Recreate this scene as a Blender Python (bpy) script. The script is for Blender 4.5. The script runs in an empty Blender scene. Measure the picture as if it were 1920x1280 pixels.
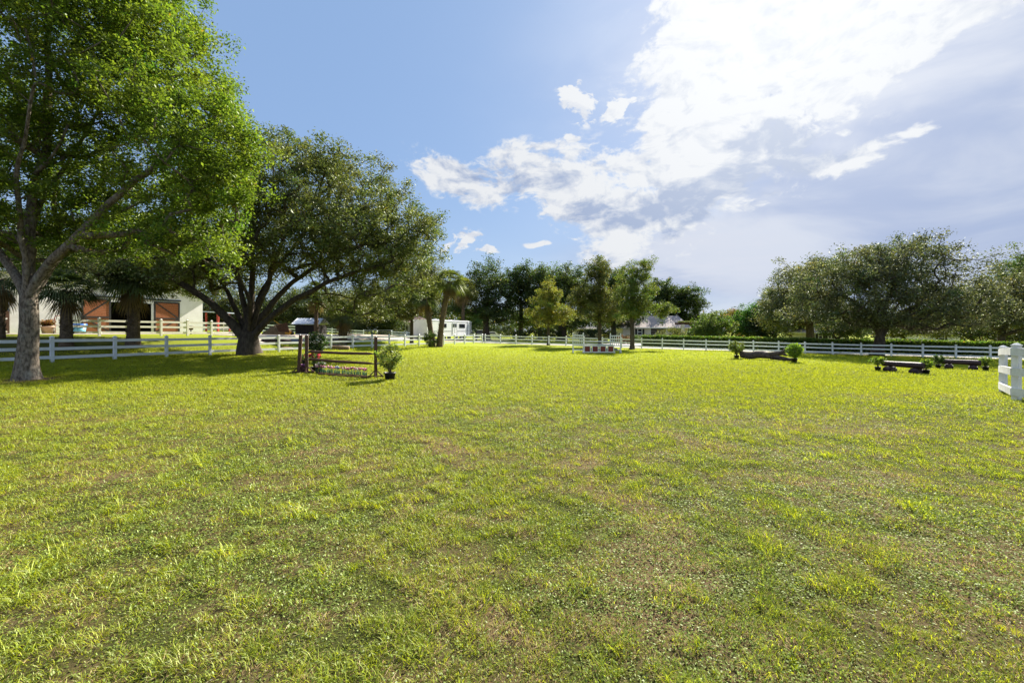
import bpy, math, random
import numpy as np
from mathutils import Vector, Matrix

sc = bpy.context.scene
C = bpy.data.collections.new('paddock')
sc.collection.children.link(C)
PI = math.pi
# ------------------------------------------------------------------ camera
CAMZ, F, CX, HY = 2.1, 800.0, 960.0, 620.0     # height, focal length and horizon in photo pixels
cd = bpy.data.cameras.new('camera'); cam = bpy.data.objects.new('camera', cd); C.objects.link(cam)
cd.sensor_width = 36; cd.lens = 15.0; cd.shift_y = (HY-640)/1920.0*-1*-1
cd.clip_end = 3000; cd.clip_start = 0.05
cam.location = (0, 0, CAMZ); cam.rotation_euler = (PI/2, 0, 0)
sc.camera = cam
# ------------------------------------------------------------------ exposure, sun, sky
sc.view_settings.view_transform = 'Standard'; sc.view_settings.look = 'None'
sc.view_settings.gamma = 1.0; sc.view_settings.use_curve_mapping = False
sc.view_settings.exposure = 1.75
SUN_AZ, SUN_EL = math.radians(33), math.radians(36.5)      # azimuth clockwise from +Y
S = Vector((math.sin(SUN_AZ)*math.cos(SUN_EL), math.cos(SUN_AZ)*math.cos(SUN_EL), math.sin(SUN_EL)))
sl = bpy.data.lights.new('sun', 'SUN'); sl.energy = 4.8; sl.angle = math.radians(0.6); sl.color = (1.0, 0.93, 0.82)
so = bpy.data.objects.new('sun', sl); C.objects.link(so); so.rotation_euler = S.to_track_quat('Z', 'Y').to_euler()
so.location = (20, 20, 60)

class NT:
    """small node-graph writer"""
    def __init__(s, tree): s.t = tree; s.n = tree.nodes; s.l = tree.links
    def put(s, sock, v):
        if isinstance(v, bpy.types.NodeSocket): s.l.new(v, sock)
        elif v is not None: sock.default_value = v
    def m(s, op, a, b=None, c=None, clamp=False):
        n = s.n.new('ShaderNodeMath'); n.operation = op; n.use_clamp = clamp
        s.put(n.inputs[0], a); s.put(n.inputs[1], b); s.put(n.inputs[2], c); return n.outputs[0]
    def ss(s, x, a, b):          # smoothstep x from a..b to 0..1
        n = s.n.new('ShaderNodeMapRange'); n.interpolation_type = 'SMOOTHSTEP'
        s.put(n.inputs['Value'], x); n.inputs['From Min'].default_value = a; n.inputs['From Max'].default_value = b
        return n.outputs['Result']
    def mix(s, f, a, b, mode='MIX'):
        n = s.n.new('ShaderNodeMix'); n.data_type = 'RGBA'; n.blend_type = mode
        s.put(n.inputs[0], f)
        s.put(n.inputs[6], a if isinstance(a, bpy.types.NodeSocket) else (*a, 1)); s.put(n.inputs[7], b if isinstance(b, bpy.types.NodeSocket) else (*b, 1))
        return n.outputs[2]
    def noise(s, vec, scale, det=6, rough=.55, dist=0.0, out='Fac', lac=2.0):
        n = s.n.new('ShaderNodeTexNoise'); s.put(n.inputs['Vector'], vec)
        n.inputs['Scale'].default_value = scale; n.inputs['Detail'].default_value = det
        n.inputs['Roughness'].default_value = rough; n.inputs['Distortion'].default_value = dist; n.inputs['Lacunarity'].default_value = lac
        return n.outputs[out]
    def vmath(s, op, a, b=None, scale=None):
        n = s.n.new('ShaderNodeVectorMath'); n.operation = op
        s.put(n.inputs[0], a)
        if b is not None: s.put(n.inputs[1], b)
        if scale is not None: s.put(n.inputs['Scale'], scale)
        return n.outputs['Value'] if op in ('DOT_PRODUCT', 'LENGTH') else n.outputs[0]
    def comb(s, x, y, z):
        n = s.n.new('ShaderNodeCombineXYZ'); s.put(n.inputs[0], x); s.put(n.inputs[1], y); s.put(n.inputs[2], z); return n.outputs[0]

def azel(px, py):
    dx, dz = px-CX, HY-py
    return math.atan2(dx, F), math.atan2(dz, math.hypot(dx, F))

def build_world():
    w = bpy.data.worlds.new('World'); sc.world = w; w.use_nodes = True
    w.cycles.sampling_method = 'MANUAL'; w.cycles.sample_map_resolution = 512
    T = NT(w.node_tree)
    for n in list(T.n): T.n.remove(n)
    out = T.n.new('ShaderNodeOutputWorld'); bg = T.n.new('ShaderNodeBackground'); T.l.new(bg.outputs[0], out.inputs[0])
    bg.inputs['Strength'].default_value = 0.068
    sky = T.n.new('ShaderNodeTexSky'); sky.sky_type = 'NISHITA'; sky.sun_disc = False
    sky.sun_elevation = SUN_EL; sky.sun_rotation = SUN_AZ
    sky.air_density = 1.0; sky.dust_density = 0.8; sky.ozone_density = 1.8; sky.altitude = 10
    tc = T.n.new('ShaderNodeTexCoord'); d = T.vmath('NORMALIZE', tc.outputs['Generated'])
    sp = T.n.new('ShaderNodeSeparateXYZ'); T.l.new(d, sp.inputs[0])
    X, Y, Z = sp.outputs
    az = T.m('ARCTAN2', X, Y); el = T.m('ARCSINE', Z)
    sdot = T.vmath('DOT_PRODUCT', d, tuple(S))
    # cloud coordinates: azimuth / elevation, warped
    base = T.comb(az, T.m('MULTIPLY', el, 1.7), 0.37)
    warp = T.n.new('ShaderNodeTexNoise'); T.l.new(base, warp.inputs['Vector']); warp.inputs['Scale'].default_value = 5; warp.inputs['Detail'].default_value = 4
    wv = T.vmath('SCALE', T.vmath('SUBTRACT', warp.outputs['Color'], (.5, .5, .5)), scale=.10)
    P = T.vmath('ADD', base, wv)
    sw = T.n.new('ShaderNodeSeparateXYZ'); T.l.new(wv, sw.inputs[0])
    azw = T.m('ADD', az, T.m('MULTIPLY', sw.outputs[0], 1.1)); elw = T.m('ADD', el, T.m('MULTIPLY', sw.outputs[1], .9))
    def blob(px, py, rx, ry, amp=1.0, rot=0.0, a=azw, e=elw, soft=0.0):
        a0, e0 = azel(px, py)
        ra = abs(azel(px+rx, py)[0]-azel(px-rx, py)[0])/2; re = abs(azel(px, py-ry)[1]-azel(px, py+ry)[1])/2
        c, s_ = math.cos(math.radians(rot)), math.sin(math.radians(rot))
        da = T.m('SUBTRACT', a, a0); de = T.m('SUBTRACT', e, e0)
        u = T.m('DIVIDE', T.m('ADD', T.m('MULTIPLY', da, c), T.m('MULTIPLY', de, s_)), ra)
        v = T.m('DIVIDE', T.m('SUBTRACT', T.m('MULTIPLY', de, c), T.m('MULTIPLY', da, s_)), re)
        r2 = T.m('ADD', T.m('MULTIPLY', u, u), T.m('MULTIPLY', v, v))
        return T.m('MULTIPLY', T.m('EXPONENT', T.m('MULTIPLY', r2, -.9)), amp)
    def total(lst, op='ADD', **k):
        t = None
        for b in lst:
            x = blob(*b, **k); t = x if t is None else T.m(op, t, x)
        return t
    main = total([(850,335,85,45,1.0),(900,365,60,36,.8),(985,320,95,50,1.0),(1090,355,110,80,1.0,-20),(1170,405,120,66,1.25),(1290,375,120,75,1.1,20),
                  (1420,275,110,60,1.1),(1585,300,110,32,.98,6),(1480,300,60,34,1.0),(1290,225,105,100,1.3),(1400,90,185,140,1.5),(1580,80,210,115,1.4,20),(1760,50,180,60,1.3,22),(1300,310,130,60,1.3),(1200,325,90,55,1.1),(1000,300,60,30,.8),
                  (1015,455,22,8,1.1),(1068,250,14,9,.9),(1020,268,26,11,.9),
                  (1740,232,50,18,.72,20),(1590,240,24,14,.6),(1850,20,120,45,.8,25)], 'MAXIMUM')
    n1 = T.noise(P, 9, 9, .60, .3); n2 = T.noise(P, 34, 7, .62); n0 = T.noise(T.vmath('ADD', P, (5, 2, 1)), 3.6, 5, .6, .5)
    nn = T.m('ADD', T.m('MULTIPLY', T.m('SUBTRACT', n1, .5), 1.9), T.m('MULTIPLY', T.m('SUBTRACT', n2, .5), .9)); nn = T.m('ADD', nn, T.m('MULTIPLY', T.m('SUBTRACT', n0, .5), 1.1))
    D = T.m('ADD', main, nn)
    m_main = T.m('MULTIPLY', T.ss(D, .34, .70), T.ss(main, .05, .30))
    puff = total([(1088,192,26,30,1.15,-30),(1155,194,30,22,1.15,20),(1070,250,16,12,1.0),(868,450,40,18,1.1,10),(912,471,20,7,1.0)], 'MAXIMUM')
    Dp = T.m('ADD', puff, T.m('ADD', T.m('MULTIPLY', T.m('SUBTRACT', n2, .5), 3.4), T.m('MULTIPLY', T.m('SUBTRACT', n1, .5), 1.2)))
    m_main = T.m('MAXIMUM', m_main, T.m('MULTIPLY', T.ss(Dp, .42, .85), T.ss(puff, .15, .45)))
    # shade: thick undersides turn blue grey
    dark = total([(1175,408,80,24,.7,8),(1095,385,45,22,.6),(1360,345,130,26,1.5,16),(1490,306,110,24,1.7,8),(1425,258,66,24,1.3),(1040,330,60,24,.7),(1240,385,60,24,.6),(890,325,70,26,.55),(1290,425,70,16,.8,15),(1560,295,50,8,.4),(1800,15,60,14,.5,25),(960,345,50,15,.6)])
    n3 = T.noise(T.vmath('ADD', P, (3.1, 1.7, 0)), 14, 7, .6, .2)
    shade = T.ss(T.m('ADD', dark, T.m('MULTIPLY', T.m('SUBTRACT', n3, .47), 2.6)), .15, 1.05)
    nL = T.noise(T.vmath('ADD', P, (.012, .020, 0)), 9, 9, .60, .3)
    relief = T.m('MULTIPLY', T.m('SUBTRACT', nL, n1), 3.2)
    shade = T.m('ADD', T.m('MULTIPLY', shade, .95), T.m('MULTIPLY', relief, 1.15), clamp=True)
    glow = T.m('POWER', T.m('MAXIMUM', sdot, 0.0), 14.0)
    shade = T.m('MULTIPLY', shade, T.m('SUBTRACT', 1.0, T.m('MULTIPLY', glow, .62)), clamp=True)
    ccol = T.mix(shade, (3.6, 3.7, 3.85), (1.45, 1.85, 2.75))
    ccol = T.mix(T.m('MULTIPLY', glow, .9, clamp=True), ccol, (1.0, 1.0, .95), 'ADD')
    # veil of thin high cloud over the right of the sky
    veil = total([(1700,330,380,330,1.4),(1500,470,380,80,.9),(1900,420,320,200,1.1),(1250,490,190,50,.7),(1500,60,420,240,1.0),(1800,560,400,60,.7)])
    nv = T.noise(T.comb(T.m('MULTIPLY', az, 1.0), T.m('MULTIPLY', el, 2.6), 2.2), 3.2, 6, .5, .4)
    veilm = T.m('MULTIPLY', T.m('MULTIPLY', veil, T.ss(nv, .02, .50)), .95, clamp=True)
    vcol = T.mix(T.ss(nv, .38, .66), (1.75, 2.15, 3.1), (2.8, 3.05, 3.6))
    vcol = T.mix(T.m('MULTIPLY', glow, .8, clamp=True), vcol, (.62, .62, .62), 'ADD')
    streak = total([(1310,445,130,18,1.1,3),(1320,500,150,30,1.1),(1420,470,60,16,.6),(1180,510,120,12,.4)])
    stm = T.m('MULTIPLY', streak, T.ss(T.noise(T.comb(az, T.m('MULTIPLY', el, 5.0), 7.2), 7, 6, .6, .4), .3, .7), clamp=True)
    # the clear sky, toned to the hazy mid blue of a humid afternoon
    skyc = T.mix(1.0, sky.outputs[0], (1.0, 1.0, 1.0), 'MULTIPLY')
    hz = T.ss(el, -.05, .38)
    clear = T.mix(hz, (1.62, 2.2, 3.1), (1.2, 1.88, 3.12))
    skyc = T.mix(.85, skyc, clear)
    col = T.mix(veilm, skyc, vcol)
    col = T.mix(stm, col, (3.0, 3.2, 3.7))
    col = T.mix(T.m('MULTIPLY', T.m('POWER', T.m('MAXIMUM', sdot, 0.0), 14.0), .5), col, (1.2, 1.05, .75), 'ADD')
    col = T.mix(m_main, col, ccol)
    # scattered clouds over the rest of the dome, out of the picture
    behind = T.ss(T.m('MULTIPLY', Y, -1), -.15, .2)
    pb = T.noise(T.vmath('ADD', d, (1, 2, 3)), 3.2, 7, .58, .3)
    col = T.mix(T.m('MULTIPLY', behind, T.ss(pb, .5, .62)), col, (6.0, 6.1, 6.4))
    T.l.new(col, bg.inputs['Color'])
build_world()

# ------------------------------------------------------------------ helpers
rng = np.random.default_rng(7)
def sstep(x, a, b):
    t = np.clip((x-a)/(b-a), 0, 1); return t*t*(3-2*t)
_LAT = np.random.default_rng(99).random((256, 256))
def vnoise(x, y, seed=0):
    x = np.asarray(x, float)+seed*17.3; y = np.asarray(y, float)+seed*31.7
    xi = np.floor(x).astype(int); yi = np.floor(y).astype(int); fx = x-xi; fy = y-yi
    fx = fx*fx*(3-2*fx); fy = fy*fy*(3-2*fy)
    a = _LAT[xi % 256, yi % 256]; b = _LAT[(xi+1) % 256, yi % 256]; c = _LAT[xi % 256, (yi+1) % 256]; d = _LAT[(xi+1) % 256, (yi+1) % 256]
    return (a*(1-fx)+b*fx)*(1-fy)+(c*(1-fx)+d*fx)*fy
def fbm(x, y, sc_, oct=4, seed=0):
    s = 0; a = .5; t = 0
    for i in range(oct):
        s = s+a*vnoise(np.asarray(x)*sc_, np.asarray(y)*sc_, seed+i); t += a; a *= .55; sc_ *= 2.1
    return s/t
# fence geometry frames everything: the two straight runs meet at a corner
A0 = np.array((-23.1, 21.3)); A1 = np.array((-4.3, 62.0)); B1 = np.array((43.6, 40.6))
UA = (A1-A0)/np.linalg.norm(A1-A0); NA = np.array((-UA[1], UA[0]))
UB = (B1-A1)/np.linalg.norm(B1-A1); NB = np.array((-UB[1], UB[0]))
def gz(x, y):
    x = np.asarray(x, float); y = np.asarray(y, float)
    d = (x-A0[0])*NA[0]+(y-A0[1])*NA[1]; a = (x-A0[0])*UA[0]+(y-A0[1])*UA[1]
    xs = 70*np.tanh(x/70.0); ys = 110*np.tanh(y/110.0)
    z = .004*ys-.0187*xs
    z = z+1.08*sstep(d, .6, 8)*(1-sstep(a, 30, 52))*sstep(d, -50, 2)
    z = z+.36*np.exp(-((x-14.6)**2+(y-11.8)**2)/30.0)
    return z+.05*(fbm(x, y, .18, 3, 5)-.5)*sstep(np.hypot(x, y), 3, 8)
def gzf(x, y): return float(gz(x, y))
def G(px, py):
    """ground point seen at a photo pixel"""
    k = (HY-py)/F; h = (px-CX)/F
    ys = np.arange(2, 200, .02); f = CAMZ+k*ys-gz(h*ys, ys)
    i = np.argmax(f < 0); y = ys[i] if f[i] < 0 else 199.
    return np.array((h*y, y, gzf(h*y, y)))
def W(px, Y): return (px-CX)/F*Y
def ZZ(py, Y): return CAMZ+(HY-py)/F*Y

def set_attr(me, name, data):
    at = me.color_attributes.new(name, 'FLOAT_COLOR', 'POINT')
    d4 = np.ones((len(data), 4), np.float32); d4[:, :3] = data
    at.data.foreach_set('color', d4.ravel())
def np_mesh(name, verts, quads=None, tris=None, mat=None, parent=None, col=None, smooth=False, loc=None, normals=None):
    verts = np.asarray(verts, np.float32).reshape(-1, 3)
    me = bpy.data.meshes.new(name)
    me.vertices.add(len(verts)); me.vertices.foreach_set('co', verts.ravel())
    loops = []; starts = []; tot = 0
    if quads is not None and len(quads):
        q = np.asarray(quads, np.int32).reshape(-1, 4); loops.append(q.ravel()); starts.append(np.arange(len(q))*4+tot); tot += q.size
    if tris is not None and len(tris):
        t = np.asarray(tris, np.int32).reshape(-1, 3); loops.append(t.ravel()); starts.append(np.arange(len(t))*3+tot); tot += t.size
    lp = np.concatenate(loops).astype(np.int32); st = np.concatenate(starts).astype(np.int32)
    me.loops.add(len(lp)); me.loops.foreach_set('vertex_index', lp)
    me.polygons.add(len(st)); me.polygons.foreach_set('loop_start', st)
    if smooth: me.polygons.foreach_set('use_smooth', np.ones(len(st), bool))
    if col is not None: set_attr(me, 'col', col)
    me.update(calc_edges=True)
    o = bpy.data.objects.new(name, me); C.objects.link(o)
    if mat: me.materials.append(mat)
    if parent: o.parent = parent
    if loc is not None: o.location = loc
    return o
class MB:
    """collects simple shapes in the local space of the thing"""
    def __init__(s): s.v = []; s.f = []; s.sm = []
    def add(s, vs, fs, smooth=False):
        b = len(s.v); s.v += [tuple(map(float, v)) for v in vs]; s.f += [tuple(i+b for i in f) for f in fs]; s.sm += [smooth]*len(fs); return s
    def box(s, c, d, rz=0.0, ry=0.0, rx=0.0, taper=1.0):
        x, y, z = d[0]/2, d[1]/2, d[2]/2
        M = Matrix.Rotation(rz, 3, 'Z') @ Matrix.Rotation(ry, 3, 'Y') @ Matrix.Rotation(rx, 3, 'X')
        vs = []
        for k, t in ((-1, 1.0), (1, taper)):
            for i, j in ((-1, -1), (1, -1), (1, 1), (-1, 1)): vs.append(tuple(M @ Vector((i*x*t, j*y*t, k*z)) + Vector(c)))
        return s.add(vs, [(3, 2, 1, 0), (4, 5, 6, 7), (0, 1, 5, 4), (1, 2, 6, 5), (2, 3, 7, 6), (3, 0, 4, 7)])
    def beam(s, a, b, w, h):
        a = Vector(a); b = Vector(b); d = b-a; L = d.length; q = d.to_track_quat('X', 'Z').to_matrix(); c = (a+b)/2
        vs = []
        for k in (-1, 1):
            for i, j in ((-1, -1), (1, -1), (1, 1), (-1, 1)): vs.append(tuple(q @ Vector((i*L/2, j*w/2, k*h/2)) + c))
        return s.add(vs, [(3, 2, 1, 0), (4, 5, 6, 7), (0, 1, 5, 4), (1, 2, 6, 5), (2, 3, 7, 6), (3, 0, 4, 7)])
    def tube(s, pts, rs, n=8, cap=True, wob=0.0, seed=0, smooth=True):
        P = np.asarray(pts, float); r = np.broadcast_to(np.asarray(rs, float), (len(P),)); vs, fs = sweep(P, r, n, wob, seed)
        fs = [tuple(f) for f in fs]
        if cap: fs += [tuple(range(n))[::-1], tuple(range(len(vs)-n, len(vs)))]
        return s.add(vs, fs, smooth)
    def lathe(s, prof, c=(0, 0, 0), n=16, smooth=True):
        vs = []; fs = []
        for r, z in prof:
            for k in range(n): vs.append((c[0]+r*math.cos(2*PI*k/n), c[1]+r*math.sin(2*PI*k/n), c[2]+z))
        for i in range(len(prof)-1):
            for k in range(n): fs.append((i*n+k, i*n+(k+1) % n, (i+1)*n+(k+1) % n, (i+1)*n+k))
        return s.add(vs, fs, smooth)
    def build(s, name, mat, parent=None, loc=None):
        me = bpy.data.meshes.new(name); me.from_pydata(s.v, [], s.f); me.polygons.foreach_set('use_smooth', s.sm); me.update()
        o = bpy.data.objects.new(name, me); C.objects.link(o); me.materials.append(mat)
        if parent: o.parent = parent
        if loc is not None: o.location = loc
        return o
def sweep(P, r, n=8, wob=0.0, seed=0):
    P = np.asarray(P, float); m = len(P)
    T = np.gradient(P, axis=0); T /= np.linalg.norm(T, axis=1)[:, None]+1e-9
    up = np.array((1., 0, 0)) if abs(T[0][0]) < .8 else np.array((0, 1., 0))
    U = np.zeros_like(P); u = up-T[0]*np.dot(up, T[0]); u /= np.linalg.norm(u); U[0] = u
    for i in range(1, m):
        u = u-T[i]*np.dot(u, T[i]); u /= np.linalg.norm(u)+1e-9; U[i] = u
    V = np.cross(T, U); a = np.arange(n)*2*PI/n
    rr = r[:, None]*np.ones((1, n))
    if wob:
        g = np.random.default_rng(seed); ph = g.random(4)*6.28
        for k, w_ in ((2, 1.), (3, .8), (5, .5)): rr = rr*(1+wob*w_*np.sin(k*a[None, :]+ph[k % 4]+np.arange(m)[:, None]*.35))
        rr = rr*(1+wob*.5*(g.random((m, n))-.5))
    vs = P[:, None, :]+rr[..., None]*(np.cos(a)[None, :, None]*U[:, None, :]+np.sin(a)[None, :, None]*V[:, None, :])
    i, k = np.meshgrid(np.arange(m-1), np.arange(n), indexing='ij'); k2 = (k+1) % n
    fs = np.stack((i*n+k, i*n+k2, (i+1)*n+k2, (i+1)*n+k), -1).reshape(-1, 4)
    return vs.reshape(-1, 3), fs
def tag(o, label=None, cat=None, group=None, kind=None):
    if label: o['label'] = label
    if cat: o['category'] = cat
    if group: o['group'] = group
    if kind: o['kind'] = kind
    return o
def empty(name, loc, label, cat, group=None, rz=0.0):
    o = bpy.data.objects.new(name, None); C.objects.link(o); o.location = tuple(map(float, loc)); o.rotation_euler = (0, 0, rz); o.empty_display_size = .3
    return tag(o, label, cat, group)
def inst(src, name, parent, loc, rz=0.0, scale=None):
    o = src.copy(); o.name = name; C.objects.link(o); o.parent = parent; o.location = loc; o.rotation_euler = (0, 0, rz)
    if scale: o.scale = scale
    return o

# ------------------------------------------------------------------ materials
def material(name, c1, c2=None, scale=6.0, rough=.7, bump=0.0, bscale=40.0, spec=.3, metal=0.0, dirt=None, stretch=(1, 1, 1), trans=0.0):
    m = bpy.data.materials.new(name); m.use_nodes = True; T = NT(m.node_tree); b = T.n['Principled BSDF']
    b.inputs['Roughness'].default_value = rough; b.inputs['Specular IOR Level'].default_value = spec; b.inputs['Metallic'].default_value = metal
    tc = T.n.new('ShaderNodeTexCoord'); co = T.vmath('MULTIPLY', tc.outputs['Object'], stretch)
    col = c1 if c2 is None else T.mix(T.ss(T.noise(co, scale, 7, .62), .32, .68), c1, c2)
    if dirt: col = T.mix(T.m('MULTIPLY', T.ss(T.noise(co, scale*.35, 8, .7, .4), .5, .75), dirt[1]), col if isinstance(col, bpy.types.NodeSocket) else T.mix(0.0, col, col), dirt[0])
    if isinstance(col, tuple): b.inputs['Base Color'].default_value = (*col, 1)
    else: T.l.new(col, b.inputs['Base Color'])
    if bump:
        bn = T.n.new('ShaderNodeBump'); bn.inputs['Strength'].default_value = bump; bn.inputs['Distance'].default_value = .02
        T.l.new(T.noise(co, bscale, 6, .65), bn.inputs['Height']); T.l.new(bn.outputs[0], b.inputs['Normal'])
    return m
def leaf_material(name, trans=.38, gloss=.06, rough=.42, tint=(1.25, 1.3, .55)):
    m = bpy.data.materials.new(name); m.use_nodes = True; T = NT(m.node_tree)
    for n in list(T.n): T.n.remove(n)
    out = T.n.new('ShaderNodeOutputMaterial'); at = T.n.new('ShaderNodeAttribute'); at.attribute_name = 'col'
    df = T.n.new('ShaderNodeBsdfDiffuse'); T.l.new(at.outputs['Color'], df.inputs[0])
    tr = T.n.new('ShaderNodeBsdfTranslucent'); T.l.new(T.mix(1.0, at.outputs['Color'], tint, 'MULTIPLY'), tr.inputs[0])
    gl = T.n.new('ShaderNodeBsdfGlossy'); gl.inputs['Roughness'].default_value = rough; gl.inputs[0].default_value = (.9, .95, .8, 1)
    m1 = T.n.new('ShaderNodeMixShader'); m1.inputs[0].default_value = trans; T.l.new(df.outputs[0], m1.inputs[1]); T.l.new(tr.outputs[0], m1.inputs[2])
    m2 = T.n.new('ShaderNodeMixShader'); m2.inputs[0].default_value = gloss; T.l.new(m1.outputs[0], m2.inputs[1]); T.l.new(gl.outputs[0], m2.inputs[2])
    T.l.new(m2.outputs[0], out.inputs[0]); return m
M = dict(
 leaf=leaf_material('leaf', .42, .03, .5), glossleaf=leaf_material('oak_leaf', .34, .045, .5, (1.2, 1.2, .6)), blade=leaf_material('grass_blade', .45, .018, .45, (1.3, 1.25, .45)),
 petal=leaf_material('petal', .3, .03, .5, (1, 1, 1)),
 bark=material('bark', (.25, .21, .165), (.07, .055, .042), 16, .92, 1.0, 26, .1, stretch=(1, 1, .4), dirt=((.32, .33, .28), .6)),
 darkbark=material('dark_bark', (.10, .08, .062), (.045, .036, .030), 7, .92, 1.0, 12, .12, stretch=(1, 1, .35)),
 palmbark=material('palm_bark', (.17, .125, .085), (.07, .05, .035), 12, .92, 1.0, 20, .1),
 vinyl=material('white_vinyl', (.74, .76, .79), (.66, .68, .70), 3, .42, .08, 20, .4, dirt=((.42, .44, .38), .45)),
 cream=material('cream_paint', (.80, .77, .71), (.72, .68, .61), 3, .5, .1, 20, .35, dirt=((.40, .35, .26), .5)),
 white=material('white_paint', (.76, .76, .75), (.62, .62, .60), 4, .5, .2, 30, .3, dirt=((.36, .36, .30), .6)),
 stucco=material('cream_stucco', (.78, .77, .74), (.70, .69, .66), 1.2, .85, .25, 60, .1, dirt=((.42, .39, .34), .3)),
 housewall=material('beige_stucco', (.66, .61, .53), (.58, .53, .46), 1.0, .85, .2, 40, .1),
 brown=material('brown_stained_wood', (.105, .048, .026), (.055, .026, .016), 8, .6, .5, 60, .3, stretch=(1, 1, 1), dirt=((.16, .10, .06), .4)),
 log=material('dark_stained_log', (.058, .030, .034), (.028, .016, .020), 9, .6, .8, 40, .35, dirt=((.11, .075, .07), .5)),
 deadwood=material('dead_wood', (.11, .085, .075), (.045, .034, .032), 7, .85, 1.0, 25, .15),
 cut=material('cut_wood_end', (.28, .19, .11), (.17, .11, .07), 20, .8),
 redboard=material('red_brick_board', (.23, .055, .040), (.15, .036, .03), 14, .7, .3, 50, .2),
 orange=material('orange_timber', (.34, .125, .048), (.21, .070, .028), 10, .6, .4, 50, .25, stretch=(.4, 1, 6)),
 black=material('black_metal', (.018, .017, .016), (.03, .028, .026), 5, .45, .1, 40, .4),
 inside=material('shade_and_black_brown', (.02, .016, .014), (.012, .010, .010), 2, .9),  # near black: painted gloom for barn and far roof, own brown for shed
 tin=material('blue_grey_metal_roof', (.36, .40, .48), (.28, .32, .40), 2, .38, .1, 20, .5),
 shingle=material('pink_grey_shingle', (.36, .31, .29), (.29, .25, .235), 12, .85, .5, 40, .15, stretch=(1, 1, 3)),
 tile=material('pinkish_roof_tile', (.27, .18, .155), (.19, .13, .11), 8, .8, .5, 12, .15),
 trailer=material('white_trailer_paint', (.76, .77, .79), (.70, .71, .73), 1.5, .28, .03, 10, .5, dirt=((.45, .45, .42), .25)),
 carpaint=material('silver_car_paint', (.62, .64, .67), (.60, .62, .65), 3, .25, .0, 10, .5),
 darkpaint=material('blue_car_paint', (.05, .07, .11), (.06, .08, .12), 3, .25, .0, 10, .5),
 glass=material('dark_glass', (.018, .022, .026), None, 1, .08, 0, 1, .6),
 rubber=material('black_rubber', (.015, .015, .016), (.025, .024, .023), 8, .85, .2, 40, .2),
 pot=material('black_plastic_pot', (.018, .019, .021), (.03, .03, .032), 9, .45, .1, 30, .4),
 terracotta=material('terracotta', (.52, .36, .25), (.42, .28, .19), 6, .8, .2, 30, .2),
 blue=material('blue_plastic', (.03, .14, .50), (.025, .12, .44), 4, .4), teal=material('pale_blue_plastic', (.16, .40, .48), (.13, .34, .42), 4, .4),
 purple=material('purple_plastic', (.36, .13, .36), (.30, .10, .30), 4, .5), red=material('red_metal', (.34, .035, .025), (.26, .03, .02), 6, .5),
 yellow=material('yellow_metal', (.60, .33, .03), (.5, .27, .03), 6, .5), galv=material('galvanised_metal', (.40, .42, .44), (.32, .34, .36), 6, .4, .1, 30, .5, .6),
 garage=material('brown_grey_garage_door', (.075, .058, .062), (.06, .046, .05), 3, .5), shutter=material('black_shutter', (.025, .025, .028), None, 3, .6),
 mulch=material('mulch', (.13, .095, .055), (.07, .05, .03), 9, .95, 1.0, 20, .1), bag=material('grey_tarpaulin', (.13, .15, .19), (.09, .10, .13), 5, .5, .5, 9, .4),
 sand=material('sandy_gravel', (.46, .40, .34), (.36, .31, .26), 3.0, .95, .6, 25, .1, dirt=((.27, .23, .17), .5)),
 concrete=material('pale_concrete', (.40, .375, .345), (.33, .31, .28), 1.5, .9, .3, 30, .15, dirt=((.33, .30, .27), .5)),
 hedge=material('core_shade_green', (.02, .035, .010), (.03, .05, .012), 6, .95, .5, 14, .05),
)
# ------------------------------------------------------------------ ground sheet
def relief(x, y):
    return (.045*(fbm(x, y, 1.6, 3, 41)-.5)+.022*(fbm(x, y, 6, 2, 43)-.5))*(1-.75*sstep(y, 10, 30))
def turf(x, y):
    """patchiness of the turf: returns dry (0..1), lush (0..1), tuft (0..1)"""
    wx = x+1.2*(fbm(x, y, .5, 3, 31)-.5); wy = y+1.2*(fbm(x, y, .5, 3, 37)-.5)
    far = sstep(y, 7, 18)
    dry = sstep(fbm(wx, wy*1.15, .85, 5, 3), .53, .72)*(1-.8*far)
    dry = np.maximum(dry, .75*sstep(fbm(wx, wy, .30, 4, 13), .55, .72)*(1-.75*far))
    dry = np.maximum(dry, .55*sstep(fbm(x, y, 3.3, 3, 91), .46, .60)*(1-.9*far))
    for tx, ty, tr in ((-17., 15., 1.1), (-18.1, 29.4, 1.9), (37.7, 44, 1.6)): dry = np.maximum(dry, 1-sstep(np.hypot(x-tx, y-ty)+.9*(fbm(x, y, 1.7, 3, 17)-.5), tr*.55, tr))
    lush = sstep(fbm(wx, wy, .55, 4, 8)+.05*sstep(x, -2, 6), .44, .62)
    tuft = sstep(fbm(x, y, 2.6, 3, 21), .55, .66)
    return dry, lush, tuft
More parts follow.
